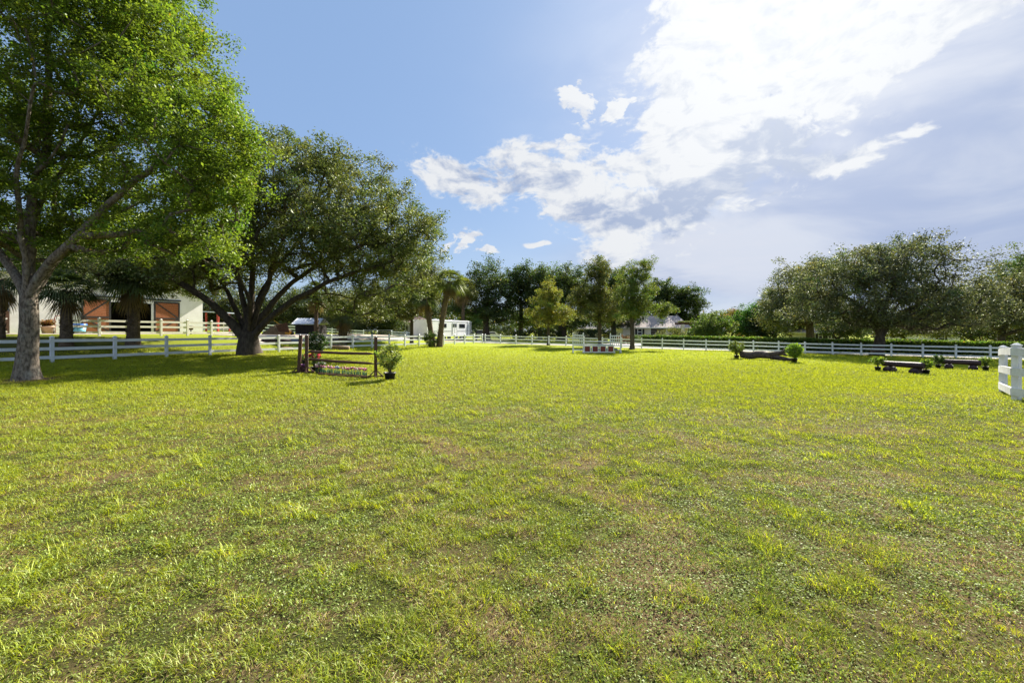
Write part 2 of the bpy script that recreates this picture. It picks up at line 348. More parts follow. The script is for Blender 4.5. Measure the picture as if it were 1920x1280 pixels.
def build_ground():
    def axis(lim, fine, start=0.0):
        v = [start]; 
        while v[-1] < lim: v.append(v[-1]+max(fine, (v[-1]-start)*.018+fine*.5))
        return np.array(v)
    yp = axis(900, .07, 1.2); ys = np.concatenate((-axis(500, 1.5)[::-1][:-1], np.arange(0.3, 1.2, .3), yp))
    xp = axis(900, .12); xs = np.concatenate((-xp[::-1][:-1], xp))
    Xg, Yg = np.meshgrid(xs, ys); Zg = gz(Xg, Yg)
    Zg = Zg+relief(Xg, Yg)*(np.hypot(Xg, Yg) < 60)
    far = np.hypot(Xg, Yg); 
    nx, ny = len(xs), len(ys); i, j = np.meshgrid(np.arange(ny-1), np.arange(nx-1), indexing='ij')
    q = np.stack((i*nx+j, i*nx+j+1, (i+1)*nx+j+1, (i+1)*nx+j), -1).reshape(-1, 4)
    dry, lush, tf = turf(Xg.ravel(), Yg.ravel())
    m = bpy.data.materials.new('turf'); m.use_nodes = True; T = NT(m.node_tree); b = T.n['Principled BSDF']
    b.inputs['Roughness'].default_value = .95; b.inputs['Specular IOR Level'].default_value = .05
    at = T.n.new('ShaderNodeAttribute'); at.attribute_name = 'col'; sp = T.n.new('ShaderNodeSeparateColor'); T.l.new(at.outputs['Color'], sp.inputs[0])
    tc = T.n.new('ShaderNodeTexCoord'); co = tc.outputs['Object']
    big = T.ss(T.noise(co, .12, 5, .6), .35, .65); mid = T.ss(T.noise(co, 1.3, 6, .65, .3), .3, .7); fine = T.noise(co, 28, 5, .7)
    g = T.mix(big, (.235, .285, .020), (.215, .27, .020)); g = T.mix(T.m('MULTIPLY', mid, .5), g, (.27, .27, .028))
    near = T.ss(sp.outputs[2], 0, 1)
    soil = T.mix(fine, (.022, .024, .008), (.065, .070, .018)); soil = T.mix(sp.outputs[0], soil, T.mix(fine, (.05, .034, .018), (.15, .105, .055)))
    g = T.mix(near, g, soil)
    g = T.mix(1.0, g, T.mix(fine, (.72, .72, .72), (1.25, 1.25, 1.25)), 'MULTIPLY')
    T.l.new(g, b.inputs['Base Color'])
    bn = T.n.new('ShaderNodeBump'); bn.inputs['Strength'].default_value = .8; bn.inputs['Distance'].default_value = .04
    T.l.new(T.noise(co, 9, 8, .75), bn.inputs['Height']); T.l.new(bn.outputs[0], b.inputs['Normal'])
    nearf = 1-sstep(Yg.ravel(), 14, 46)
    o = np_mesh('ground', np.stack((Xg, Yg, Zg), -1), quads=q, mat=m, col=np.stack((dry, lush, nearf), -1), smooth=True)
    tag(o, kind='structure')
build_ground()
def strip(name, pts, w0, w1, mat, lift=.03, n=60):
    """a strip of surface laid along pts, from offset w0 to w1 on its left"""
    P = np.asarray(pts, float); seg = np.linalg.norm(np.diff(P, axis=0), axis=1); s = np.concatenate(([0], np.cumsum(seg)))
    t = np.linspace(0, s[-1], n); Q = np.stack([np.interp(t, s, P[:, k]) for k in (0, 1)], -1)
    T_ = np.gradient(Q, axis=0); T_ /= np.linalg.norm(T_, axis=1)[:, None]; N_ = np.stack((-T_[:, 1], T_[:, 0]), -1)
    cols = []; K = 9
    for k in range(K):
        off = w0+(w1-w0)*k/(K-1); e = (.35*(fbm(t, t*0+k, .25, 3, 50+k)-.5) if k in (0, K-1) else 0)
        R = Q+N_*(off+e)[..., None] if isinstance(off+e, np.ndarray) else Q+N_*(off+e)
        cols.append(np.concatenate((R, (gz(R[:, 0], R[:, 1])+lift)[:, None]), 1))
    V = np.stack(cols, 1).reshape(-1, 3); i, j = np.meshgrid(np.arange(n-1), np.arange(K-1), indexing='ij')
    q = np.stack((i*K+j+1, i*K+j, (i+1)*K+j, (i+1)*K+j+1), -1).reshape(-1, 4)
    return tag(np_mesh(name, V, quads=q, mat=mat, smooth=True), kind='structure')
# sandy drive behind the left fence, road behind the back fence, house drive
dr = lambda a, d: tuple(A0+UA*a+NA*d)
strip('driveway', [dr(14, 7.6), dr(26, 8.0), dr(40, 7.5), dr(52, 6.5), dr(64, 5.5)], -3.4, 3.4, M['sand'], .035, 90)
strip('barn_path', [dr(-8, 17.0), dr(4, 17.2), dr(14, 16.8), dr(22, 14.5), dr(28, 9)], -1.7, 1.7, M['sand'], .03, 60)
rb = lambda a, d: tuple(A1+UB*a+NB*d)
strip('road', [rb(-14, 2.6), rb(20, 2.6), rb(60, 2.6), rb(90, 2.6)], -1.7, 1.7, M['concrete'], .04, 120)
strip('house_drive', [rb(16.5, 4.3), rb(17.5, 10), rb(18.5, 20), rb(19, 30)], -3.2, 3.2, M['concrete'], .045, 40)

# ------------------------------------------------------------------ turf blades
def build_grass():
    V = []; Q = []; Tt = []; K = []; base = 0
    bands = [(.3, 1.4, 8000, 1.3), (1.4, 3.2, 9500, 1.25), (3.2, 4.6, 7200, 1.4), (4.6, 7, 4400, 1.65), (7, 10, 2700, 1.9), (10, 15, 1450, 2.5), (15, 22, 760, 3.3), (22, 32, 360, 4.4), (32, 50, 130, 6.0)]
    g = np.random.default_rng(11)
    for y0, y1, dens, s in bands:
        half = lambda y: 1.24*y+3.6
        area = (y1-y0)*(half(y0)+half(y1)); n = int(area*dens)
        # jittered depth so that the bands blend into one another
        y = y0+(y1-y0)*g.random(n); x = (g.random(n)*2-1)*half(y)
        d_ = (x-A0[0])*NA[0]+(y-A0[1])*NA[1]; db = (x-A1[0])*NB[0]+(y-A1[1])*NB[1]
        keep = (d_ < 3.5) & (db < .8)
        for tx, ty, tr in ((-17., 15., .62), (-18.1, 29.4, 1.15), (37.7, 44, .9)): keep &= np.hypot(x-tx, y-ty) > tr*(.8+.5*g.random(len(x)))
        x, y = x[keep], y[keep]; n = len(x)
        dry, lush, tf = turf(x, y); far = sstep(y, 6, 16)
        r1, r2, r3, r4, r5 = g.random((5, n))
        ptuft = tf*(.25+.75*lush)
        kind = np.where(r1 < (.24+.26*dry)*(1-.7*far), 2, np.where(r1 < (.24+.26*dry)*(1-.7*far)+(.14+.28*lush)*(1-.85*far), 1, 0))   # 0 blade, 1 broad leaf, 2 straw
        keepd = ~((kind == 0) & (r2 < .42*dry+.06)); x, y, dry, lush, ptuft, kind, far, r1, r2, r3, r4, r5 = [a[keepd] for a in (x, y, dry, lush, ptuft, kind, far, r1, r2, r3, r4, r5)]; n = len(x)
        lump = .40+1.1*sstep(fbm(x, y, 5.0, 3, 77), .36, .64); dA = np.abs((x-A0[0])*NA[0]+(y-A0[1])*NA[1]); dB = np.abs((x-A1[0])*NB[0]+(y-A1[1])*NB[1]); post = 1+1.8*(np.minimum(dA, dB) < .13)
        hs = s**.42*(lump*(1-far)+far)*post; ws = s**.92
        h = np.where(kind == 0, .016+.026*r2+.034*ptuft*(.35+r3), np.where(kind == 1, .010+.022*r2, .008+.02*r2))*hs
        w = np.where(kind == 0, .0026+.0016*r3, np.where(kind == 1, .0058+.0040*r3, .0016+.001*r3))*ws
        ln = np.where(kind == 0, .9+.6*r4, np.where(kind == 1, .7, 2.2))             # horizontal reach / height
        L = np.where(kind == 1, .012+.008*r4, h*ln*np.where(kind == 2, 1.3, 1))*np.where(kind == 1, s**.8, 1)
        a = g.random(n)*2*PI; ca, sa = np.cos(a), np.sin(a)
        tw = a+PI/2+(g.random(n)-.5)*.9; cw, sw = np.cos(tw)*w/2, np.sin(tw)*w/2
        z = gz(x, y)-.004
        z = z+relief(x, y)
        z0 = z+np.where(kind == 1, h*.9+.012*lush*s**.4, 0)
        zt = np.where(kind == 1, h*(.2+.5*(r5-.4)), h*np.where(kind == 2, .35, 1))
        P0 = np.stack((x, y, z0), -1)
        mid = np.stack((x+ca*L*.4, y+sa*L*.4, z0+np.where(kind == 1, zt*.7, h*np.where(kind == 2, .4, .72))), -1)
        tip = np.stack((x+ca*L, y+sa*L, z0+zt), -1); sd = np.stack((cw, sw, (r5-.5)*w*.8), -1)
        wb = np.where(kind == 1, .35, 1.0)[:, None]; wm = np.where(kind == 1, 1.0, .8)[:, None]
        v = np.stack((P0-sd*wb, P0+sd*wb, mid+sd*wm, mid-sd*wm, tip), 1)
        i = np.arange(n)*5+base; base += 5*n
        V.append(v.reshape(-1, 3)); Q.append(np.stack((i, i+1, i+2, i+3), -1)); Tt.append(np.stack((i+3, i+2, i+4), -1))
        # colours
        yg = np.array((.30, .345, .022)); gr = np.array((.20, .265, .030)); bl = np.array((.19, .25, .060)); st = np.array((.62, .50, .26)); br = np.array((.26, .15, .07))
        olive = np.array((.38, .34, .08))
        fy = np.clip(.50+.45*far+.9*(r3-.5)*(1-.6*far)+.55*ptuft-.35*lush*(1-far), 0, 1)[:, None]
        c0 = gr*(1-fy)+yg*fy; c0 = c0*(1-.35*dry[:, None])+olive*.35*dry[:, None]
        c1 = bl*(1-.4*r4[:, None])+gr*.4*r4[:, None]; c2 = st*(1-r4[:, None])+br*r4[:, None]
        c2 = c2*(1-.6*far[:, None])+yg*.6*far[:, None]
        c0 = c0*(1+.22*(1-far[:, None])*ptuft[:, None]); col = np.where((kind == 0)[:, None], c0, np.where((kind == 1)[:, None], c1, c2))*(1+(.5-.34*far[:, None])*(2*r5[:, None]-1))
        K.append(np.repeat(col, 5, 0))
    # bunches of longer bright blades fanning out of one root
    for y0, y1, dn, nb, s in ((.5, 5, 16, 34, 1.0), (5, 9, 10, 26, 1.4), (9, 14, 4, 16, 2.0)):
        half = lambda y: 1.24*y+3.4
        n = int((y1-y0)*(half(y0)+half(y1))*dn); cy = y0+(y1-y0)*g.random(n); cx = (g.random(n)*2-1)*half(cy)
        dry, lush, tf = turf(cx, cy); pr = .06+.9*sstep(fbm(cx, cy, 1.1, 4, 55), .50, .66)*(1-.6*dry); k_ = g.random(n) < pr; cx, cy = cx[k_], cy[k_]; n = len(cx)
        sz = .5+.8*g.random(n); ci = np.repeat(np.arange(n), nb); m = len(ci); a = g.random(m)*2*PI; r = g.random(m)**.6
        x = cx[ci]+np.cos(a)*r*.035*sz[ci]; y = cy[ci]+np.sin(a)*r*.035*sz[ci]; z = gz(x, y)+relief(x, y)-.004
        L = (.030+.034*g.random(m))*sz[ci]*s**.25; out = .25+.75*r; w = (.0029+.0016*g.random(m))*s**.9
        ca, sa = np.cos(a), np.sin(a); P0 = np.stack((x, y, z), -1); ho = L*out*.75; up = L*np.sqrt(np.maximum(.08, 1-(out*.8)**2))
        mid = P0+np.stack((ca*ho*.35, sa*ho*.35, up*.62), -1); tip = P0+np.stack((ca*ho, sa*ho, up), -1)
        tw = g.random(m)*2*PI; sd = np.stack((np.cos(tw)*w/2, np.sin(tw)*w/2, 0*w), -1)
        v = np.stack((P0-sd*.7, P0+sd*.7, mid+sd, mid-sd, tip), 1); i = np.arange(m)*5+base; base += 5*m
        V.append(v.reshape(-1, 3)); Q.append(np.stack((i, i+1, i+2, i+3), -1)); Tt.append(np.stack((i+3, i+2, i+4), -1))
        t = g.random(n)[ci][:, None]; col = (np.array((.24, .33, .025))*(1-t)+np.array((.38, .40, .03))*t)*(.75+.5*g.random((m, 1))); K.append(np.repeat(col, 5, 0))
    o = np_mesh('grass', np.concatenate(V), quads=np.concatenate(Q), tris=np.concatenate(Tt), mat=M['blade'], col=np.concatenate(K))
    tag(o, 'short patchy lawn of green blades, clover and dry straw', 'grass', kind='stuff')
    print('blades', base//5)
build_grass()

# ------------------------------------------------------------------ foliage and trees
def leaf_cloud(centers, radii, per, size, col, g, flat=.75, upw=.5, var=.28, tipcol=None, aspect=.5, yellow=.02, clumpvar=.16):
    """many small folded leaves round clump centres -> verts, quads, colours"""
    n = len(centers)*per; ci = np.repeat(np.arange(len(centers)), per)
    d = g.normal(size=(n, 3)); d /= np.linalg.norm(d, axis=1)[:, None]; rr = g.random(n)**.55
    p = centers[ci]+d*(rr*radii[ci])[:, None]*np.array((1, 1, flat))
    nrm = g.normal(size=(n, 3)); nrm[:, 2] = np.abs(nrm[:, 2])+upw; nrm /= np.linalg.norm(nrm, axis=1)[:, None]
    t = g.normal(size=(n, 3)); t -= nrm*np.sum(t*nrm, 1)[:, None]; t /= np.linalg.norm(t, axis=1)[:, None]
    b = np.cross(nrm, t); L = size*(.5+1.0*g.random(n)); 
    t = t*L[:, None]*.5; b = b*L[:, None]*.5*aspect
    v = np.stack((p-t, p+b+t*.1, p+t, p-b+t*.1), 1).reshape(-1, 3)
    v[0::4] -= nrm*(L*.08)[:, None]; v[2::4] -= nrm*(L*.10)[:, None]
    i = np.arange(n)*4; q = np.stack((i, i+1, i+2, i+3), -1)
    cv = 1+clumpvar*g.normal(size=len(centers)); hue = .12*g.normal(size=len(centers))
    c = np.asarray(col)[None, :]*(cv[ci]*(1+var*(g.random(n)*2-1)))[:, None]
    c[:, 0] *= 1+hue[ci]
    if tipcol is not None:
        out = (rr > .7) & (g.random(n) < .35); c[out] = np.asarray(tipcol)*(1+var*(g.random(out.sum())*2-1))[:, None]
    yl = g.random(n) < yellow; c[yl] = np.array((.30, .20, .03))
    return v, q, np.repeat(np.clip(c, .004, .8), 4, 0)
def grow(start_nodes, parents, clumps, g, step=.7, sag=.12):
    """greedy growth of branches from limb nodes to every clump"""
    N = list(map(np.asarray, start_nodes)); par = list(parents); order = np.argsort(np.linalg.norm(clumps-N[-1 if len(N) < 3 else 2], axis=1)); ends = []
    arr = np.array(N)
    for k in order:
        c = clumps[k]; d = np.linalg.norm(arr-c, axis=1)+.25*np.maximum(arr[:, 2]-c[2], 0)
        i = int(np.argmin(d)); L = np.linalg.norm(arr[i]-c); m = max(1, int(L/step)); prev = i; a = arr[i].copy(); new = []
        for j in range(1, m+1):
            t = j/m; p = a*(1-t)+c*t; p = p+g.normal(size=3)*.09*step*(t < 1); p[2] += sag*L*math.sin(PI*t)*.5
            new.append(p); par.append(prev); prev = len(par)-1
        arr = np.vstack((arr, np.array(new))); ends.append(prev)
    return arr, np.array(par), ends
def skeleton_mesh(arr, par, ends, rmin, fixed, expo=.5, twig=.012, minr=.012, sides=6, bigsides=12, wob=.06):
    n = len(arr); cnt = np.zeros(n)
    for e in ends: cnt[e] += 1
    for i in range(n-1, -1, -1):
        if par[i] >= 0: cnt[par[i]] += cnt[i]
    r = twig*np.maximum(cnt, .6)**expo
    for i, v in fixed.items(): r[i] = v
    for i in range(n):
        if par[i] >= 0: r[i] = min(r[i], r[par[i]])
    kids = {}
    for i in range(n):
        if par[i] >= 0: kids.setdefault(int(par[i]), []).append(i)
    V = []; Fq = []; base = 0; stack = [(0, None)]
    while stack:
        i, pre = stack.pop(); ch = [i] if pre is None else [pre, i]
        while ch[-1] in kids:
            ks = sorted(kids[ch[-1]], key=lambda k: -r[k]); nxt = ks[0]
            for k in ks[1:]: stack.append((k, ch[-1]))
            ch.append(nxt)
        if len(ch) < 2: continue
        rr = r[ch].copy()
        if pre is not None: rr[0] = min(rr[0], rr[1]*1.25)
        if rr.max() < minr: continue
        P = arr[ch]; big = rr[0] > .10
        if big and len(ch) > 2:      # smooth and refine
            s = np.concatenate(([0], np.cumsum(np.linalg.norm(np.diff(P, axis=0), axis=1)))); t = np.linspace(0, s[-1], len(P)*2)
            P2 = np.stack([np.interp(t, s, P[:, k]) for k in range(3)], -1); rr = np.interp(t, s, rr); P2[1:-1] = (P2[:-2]+2*P2[1:-1]+P2[2:])/4; P = P2
        v, f = sweep(P, rr, bigsides if big else sides, wob if big else 0, i)
        V.append(v); Fq.append(f+base); base += len(v)
    return np.concatenate(V), np.concatenate(Fq)
def lobed(d, g_ph):
    return 1+.18*np.sin(3.1*d[:, 0]*3+g_ph[0])*np.cos(2.7*d[:, 2]*3+g_ph[1])+.13*np.sin(7*d[:, 1]+5*d[:, 2]+g_ph[2])+.10*np.sin(13*d[:, 0]-9*d[:, 2]+g_ph[3])
def make_tree(name, label, cat, base, blobs, limbs, trunk_r, fork, col, leaf=.1, clumps=300, per=120, crad=.7, seed=1, group=None,
              bark='darkbark', mat='leaf', Y=None, flare=1.5, shell=.45, twig=.012, expo=.5, deep=1.0, limbk=1.0, flat=.75, tip=None, yellow=.02, var=.28, depth=None, minz=None, aspect=.5, lean=None, upw=.5, flatc=None):
    """blobs: (px, py, rx, ry[, dy[, ydepth]]) ellipsoids given where the photo shows them and turned into metres at depth Y+dy"""
    g = np.random.default_rng(seed); x0, y0 = base[0], base[1]; z0 = gzf(x0, y0); Y = Y or y0
    root = empty(name, (x0, y0, z0), label, cat, group)
    E = []
    for b in blobs:
        dy = b[4] if len(b) > 4 else 0; Yb = Y+dy; rx = b[2]*Yb/F; rz = b[3]*Yb/F
        ry = (b[5] if len(b) > 5 else rx*.85)*deep
        E.append((W(b[0], Yb)-x0, Yb-y0, ZZ(b[1], Yb)-z0, rx, ry, rz))
    E = np.array(E); vol = (E[:, 3]*E[:, 4]*E[:, 5])**.72; pick = g.choice(len(E), clumps, p=vol/vol.sum())
    d = g.normal(size=(clumps, 3)); d /= np.linalg.norm(d, axis=1)[:, None]
    ph = g.random((4, len(E)))*6.28; lob = np.array([lobed(d[k:k+1], ph[:, pick[k]])[0] for k in range(clumps)])
    rr = (shell+(1-shell)*g.random(clumps)**.6)*lob*.94
    inside = g.random(clumps) < .22; rr[inside] *= .25+.6*g.random(inside.sum())
    cc = E[pick, :3]+d*rr[:, None]*E[pick, 3:]
    rad = crad*(.6+.8*g.random(clumps))
    low = (1.0 if minz is None else minz); ok = cc[:, 2] > low; cc, rad = cc[ok], rad[ok]
    # limbs -> nodes
    nodes = [np.zeros(3)]; par = [-1]; fixed = {0: trunk_r*flare}
    fk = np.array(fork, float); K = max(3, int(fk[2]/.35))
    for k in range(1, K+1):
        t = k/K; nodes.append(fk*t+np.array((.05*math.sin(5*t+seed), .05*math.cos(4*t+seed), 0))*trunk_r*2*(t < 1)); par.append(len(nodes)-2)
        fixed[len(nodes)-1] = trunk_r*(1+(flare-1)*math.exp(-t*fk[2]/(trunk_r*1.1)))*(1-.12*t)
    top = len(nodes)-1; 
    for lb in limbs:
        pr = top if len(lb) < 3 else max(1, int(top*lb[2])); a = nodes[pr]; rl = lb[0]*limbk; pts = [a]+[np.array((W(p[0], Y+p[2])-x0, Y+p[2]-y0, ZZ(p[1], Y+p[2])-z0)) for p in lb[1]]
        P = np.array(pts); s = np.concatenate(([0], np.cumsum(np.linalg.norm(np.diff(P, axis=0), axis=1)))); m = max(3, int(s[-1]/.6)); t = np.linspace(0, s[-1], m)
        R = np.stack([np.interp(t, s, P[:, k]) for k in range(3)], -1)
        for _ in range(2): R[1:-1] = (R[:-2]+2*R[1:-1]+R[2:])/4
        R[1:-1] += g.normal(size=(m-2, 3))*.05
        for k in range(1, m):
            nodes.append(R[k]); par.append(pr); pr = len(nodes)-1; fixed[pr] = rl*(1-.72*(k/m)**.8)
    arr, pa, ends = grow(nodes, par, cc, g)
    tv, tq = skeleton_mesh(arr, pa, ends, .01, fixed, expo, twig, minr=leaf*.09)
    np_mesh('trunk', tv, quads=tq, mat=M[bark], parent=root, smooth=True)
    v, q, c = leaf_cloud(cc, rad, per, leaf, col, g, flat, upw, var, tip, aspect, yellow)
    np_mesh('crown', v, quads=q, mat=M[mat], parent=root, col=c)
    return root

# --- the big shade tree at the left edge
LG = (.132, .195, .028)
make_tree('shade_tree', 'tall bright green shade tree at the left edge, trunk nearest the camera', 'tree', (-17.05, 15.0),
  [(120,120,200,190,0,4.5),(270,110,150,140,.5,4),(350,230,100,110,-.5,2.6),(405,270,75,120,0,2.4),(350,350,110,75,0,2.2),(375,420,58,48,.3,1.5),(40,330,130,140,0,3),(120,400,110,70,1,3),
   (90,-90,250,170,0,5),(210,20,120,110,0,3),(425,330,40,60,0,1.2),(250,440,90,50,1,2),(-90,200,120,260,0,4),(60,470,80,36,2.5,2),(400,470,50,30,0,1.2),(320,455,80,36,.8,2),(455,265,30,40,0,1),(270,300,140,120,2,2.5)],
  [(.17, [(20,500,0),(-30,440,.3),(-80,330,0),(-110,200,0)]), (.18, [(52,470,0),(50,400,0),(75,320,0),(95,200,.2),(90,60,0),(110,-90,0)]),
   (.17, [(80,500,-.2),(120,460,-.3),(190,400,-.4),(260,330,-.3),(340,270,0),(400,230,0)]), (.09, [(150,440,.5),(220,400,1),(290,370,.8),(360,350,.3)]),
   (.11, [(60,420,.6),(110,330,1),(170,230,1.2),(220,130,1)]), (.10, [(40,440,-.6),(20,330,-1.2),(60,220,-1.8),(60,100,-2)])],
  .29, (.05, 0, 2.75), LG, leaf=.105, clumps=1700, per=175, crad=.50, seed=4, bark='bark', mat='leaf', flare=1.35, shell=.62, twig=.0085, tip=(.19, .255, .035), yellow=.004, minz=2.6, var=.3)
# --- the spreading live oak
OG = (.108, .138, .042)
make_tree('live_oak', 'wide spreading dark live oak rising from the left white fence', 'tree', (-18.1, 29.4),
  [(560,370,110,95,0,6),(640,385,120,95,0,6),(500,430,120,95,0,7),(720,420,78,72,0,4.5),(600,450,190,70,0,7),(775,430,48,48,0,3),(400,470,120,75,0,6),(330,490,90,60,0,5),
   (690,490,100,55,0,4),(730,540,70,42,0,3),(790,480,45,60,0,3),(540,300,60,36,0,3.5),(630,318,70,34,0,3.5),(815,420,22,18,0,1.2),(650,560,60,28,2,2.5),(245,500,70,50,0,4),(700,590,40,20,1,2),(330,515,90,34,1,4),(230,510,80,44,2,4),(150,500,80,44,3,4),(80,490,70,40,4,3),(270,480,90,50,0,4),(610,330,40,30,0,2.5),(480,340,50,40,0,3)],
  [(.44, [(440,612,-.2),(405,572,-.6),(365,545,-1),(320,520,-1.4),(270,495,-1.5)],.8), (.27, [(448,590,.4),(425,545,.8),(400,505,1.2),(370,450,1.4)]),
   (.26, [(461,590,.2),(452,545,.2),(430,490,.4),(405,420,.8)]), (.30, [(468,590,0),(472,540,0),(474,480,.2),(470,400,.4),(490,330,0)]),
   (.26, [(482,585,-.6),(500,545,-1.2),(512,500,-1.6),(540,430,-2),(560,350,-2)]), (.30, [(484,600,.4),(520,555,.8),(560,520,1),(620,480,1.2),(680,430,1)]),
   (.32, [(492,612,-.4),(525,580,-.8),(570,552,-1.2),(620,530,-1.6),(680,505,-2),(740,490,-2)],.8), (.24, [(478,570,1.4),(510,510,2.5),(560,450,3.5),(600,400,4)]),
   (.18, [(470,560,-1.6),(440,500,-3),(430,440,-4),(470,380,-4)]), (.14, [(560,557,1),(610,552,1.4),(660,556,1.6),(700,560,1.4)])],
  .62, (-.05, 0, 1.35), OG, leaf=.145, clumps=2300, per=110, crad=.66, deep=1.25, limbk=.82, seed=9, mat='glossleaf', flare=1.28, shell=.66, twig=.014, tip=(.17, .19, .07), minz=2.7, var=.35, yellow=.004)
# ------------------------------------------------------------------ palms
def frond(g, hub, az_, el_, Lp, R, droop, nl=20, spread=2.1):
    """a sabal fan leaf: petiole plus a fan of pointed leaflets"""
    V = []; Q = []
    d = np.array((math.cos(az_)*math.cos(el_), math.sin(az_)*math.cos(el_), math.sin(el_)))
    side = np.cross(d, (0, 0, 1)); side /= np.linalg.norm(side)+1e-6; up = np.cross(side, d)
    e = hub+d*Lp; e[2] -= Lp*Lp*droop*.12
    w = .022
    for a, b in ((hub, e),):
        i = len(V); V += [a-side*w, a+side*w, b+side*w*.7, b-side*w*.7]; Q.append((i, i+1, i+2, i+3))
    for k in range(nl):
        t = (k/(nl-1)-.5)*2*spread; f = d*math.cos(t*.62)+side*math.sin(t*.62)*1.0
        f = f+up*.10*math.cos(k*PI)*.3; f /= np.linalg.norm(f)
        L = R*(1-.22*abs(t)/spread)*(.9+.2*g.random()); m = e+f*L*.55; tp = e+f*L; m[2] -= droop*L*.12; tp[2] -= droop*L*(.45+.3*g.random())
        s_ = np.cross(f, up); s_ /= np.linalg.norm(s_)+1e-6; wd = R*.062; i = len(V)
        V += [e-s_*wd*.35, e+s_*wd*.35, m+s_*wd*.5, m-s_*wd*.5, tp+s_*.004, tp-s_*.004]; Q += [(i, i+1, i+2, i+3), (i+3, i+2, i+4, i+5)]
    return V, Q
def make_palm(name, label, base, hts, r, col, nfr=34, R=.95, Lp=.75, seed=3, dead=10, group=None, head=(0, 0), boots=True, nl=20):
    g = np.random.default_rng(seed); x0, y0 = base; z0 = gzf(x0, y0)
    root = empty(name, (x0, y0, z0), label, 'palm tree', group)
    n = int(hts/.22)+2; t = np.linspace(0, 1, n); P = np.stack((head[0]*t**1.5, head[1]*t, -.1+(hts+.1)*t), -1)
    rr = r*(1.15-.15*t+.35*np.exp(-t*9))*(1+.05*(g.random(n)-.5)); mb = MB(); mb.tube(P, rr, 12, True, .05, seed)
    if boots:
        for k in range(int(hts*26)):
            u = g.random(); z = u*hts; a = g.random()*6.28; rb = r*1.12
            c = np.array((head[0]*u**1.5+math.cos(a)*rb, head[1]*u+math.sin(a)*rb, z)); o = np.array((math.cos(a), math.sin(a), 0))
            mb.beam(c-o*.05, c+o*.07+np.array((0, 0, .16)), .07, .025)
    mb.build('trunk', M['palmbark'], root)
    hub = P[-1]; V = []; Q = []; K = []; VD = []; QD = []; KD = []
    for k in range(nfr):
        el_ = math.asin(1-1.35*((k+.5)/nfr)**.9); a = k*2.399+g.random()*.4
        v, q = frond(g, hub+np.array((0, 0, .1)), a, el_, Lp*(.8+.4*g.random()), R*(.85+.3*g.random()), .55+.5*g.random()+(.4 if el_ < .2 else 0), nl)
        b = len(V); V += v; Q += [tuple(i+b for i in f) for f in q]; K += [np.array(col)*(.7+.6*g.random())]*len(v)
    np_mesh('crown', V, quads=Q, mat=M['leaf'], parent=root, col=np.array(K))
    if dead:
        for k in range(dead):
            a = g.random()*6.28
            v, q = frond(g, hub-np.array((0, 0, .15)), a, -.75-.5*g.random(), Lp*.7, R*.85, 1.1, 14)
            b = len(VD); VD += v; QD += [tuple(i+b for i in f) for f in q]; KD += [np.array((.20, .135, .06))*(.6+.7*g.random())]*len(v)
        np_mesh('dead_fronds', VD, quads=QD, mat=M['leaf'], parent=root, col=np.array(KD))
    return root
PG = (.055, .078, .028)
p = G(125, 649.5); make_palm('palm_tree', 'shaded palm with a bare trunk, left of the barn doors', p[:2], ZZ(545, p[1])-p[2], .24, PG, 36, 1.1, .8, 21, 6, nl=18)
p = G(250, 648); make_palm('palm_tree', 'shaded palm with a rough booted trunk in front of the open barn doorway', p[:2], ZZ(530, p[1])-p[2], .30, PG, 44, 1.2, .9, 22, 8, nl=18)
p = G(592, 640); make_palm('palm_tree', 'slim palm standing at the right end of the dark shed', (W(593, 44), 44), 4.4, .17, PG, 34, 1.1, .8, 23, 14)
make_palm('palm_tree', 'stout palm with a flared booted trunk between shed and metal gate', (W(643, 43), 43), 2.7, .36, (.085, .10, .03), 36, 1.2, .9, 24, 7)
make_palm('palm_tree', 'palm of the leaning pair, the one leaning left', (W(811, 46.5), 46.5), 5.2, .26, PG, 30, 1.0, .8, 25, 8, 'pair of leaning palms', (-.9, 0))
make_palm('palm_tree', 'palm of the leaning pair, the one leaning right with yellowing fronds', (W(824, 46.3), 46.3), 7.1, .26, (.10, .125, .028), 44, 1.2, 1.0, 26, 12, 'pair of leaning palms', (1.1, 0))
make_palm('palm_tree', 'palm with yellow drooping fronds rising behind the horse trailer', (W(868, 76), 76), 9.2, .26, (.15, .16, .03), 38, 1.9, 1.3, 27, 14, None, (.1, 0))
make_palm('palm_tree', 'silver blue fan palm rising left of the right-hand oaks', (W(1452, 78), 78), 8.4, .3, (.12, .15, .15), 40, 2.0, 1.6, 28, 6)
make_palm('palm_tree', 'palm with brown hanging fronds at the left frame edge', (W(-25, 24), 24.6), 3.4, .2, PG, 22, 1.0, .8, 29, 14)

# ------------------------------------------------------------------ other trees
def simple(name, label, px, Y, pyb, blobs, col, seed, r=.3, fork=.45, clumps=120, per=85, leaf=.28, crad=1.1, cat='tree', limbs=None, **k):
    x = W(px, Y); hb = max(1.2, (ZZ(min(b[1]+b[3] for b in blobs), Y)-gzf(x, Y))*fork+.5)
    if Y >= 80: clumps = int(clumps*1.35)
    return make_tree(name, label, cat, (x, Y), blobs, limbs or [], r, (0, 0, hb), col, leaf=leaf, clumps=clumps, per=per, crad=crad, seed=seed, shell=k.pop('shell', .5), twig=k.pop('twig', .02), minz=k.pop('minz', .8), yellow=k.pop('yellow', .008), **k)
OR_ = (.100, .122, .055)
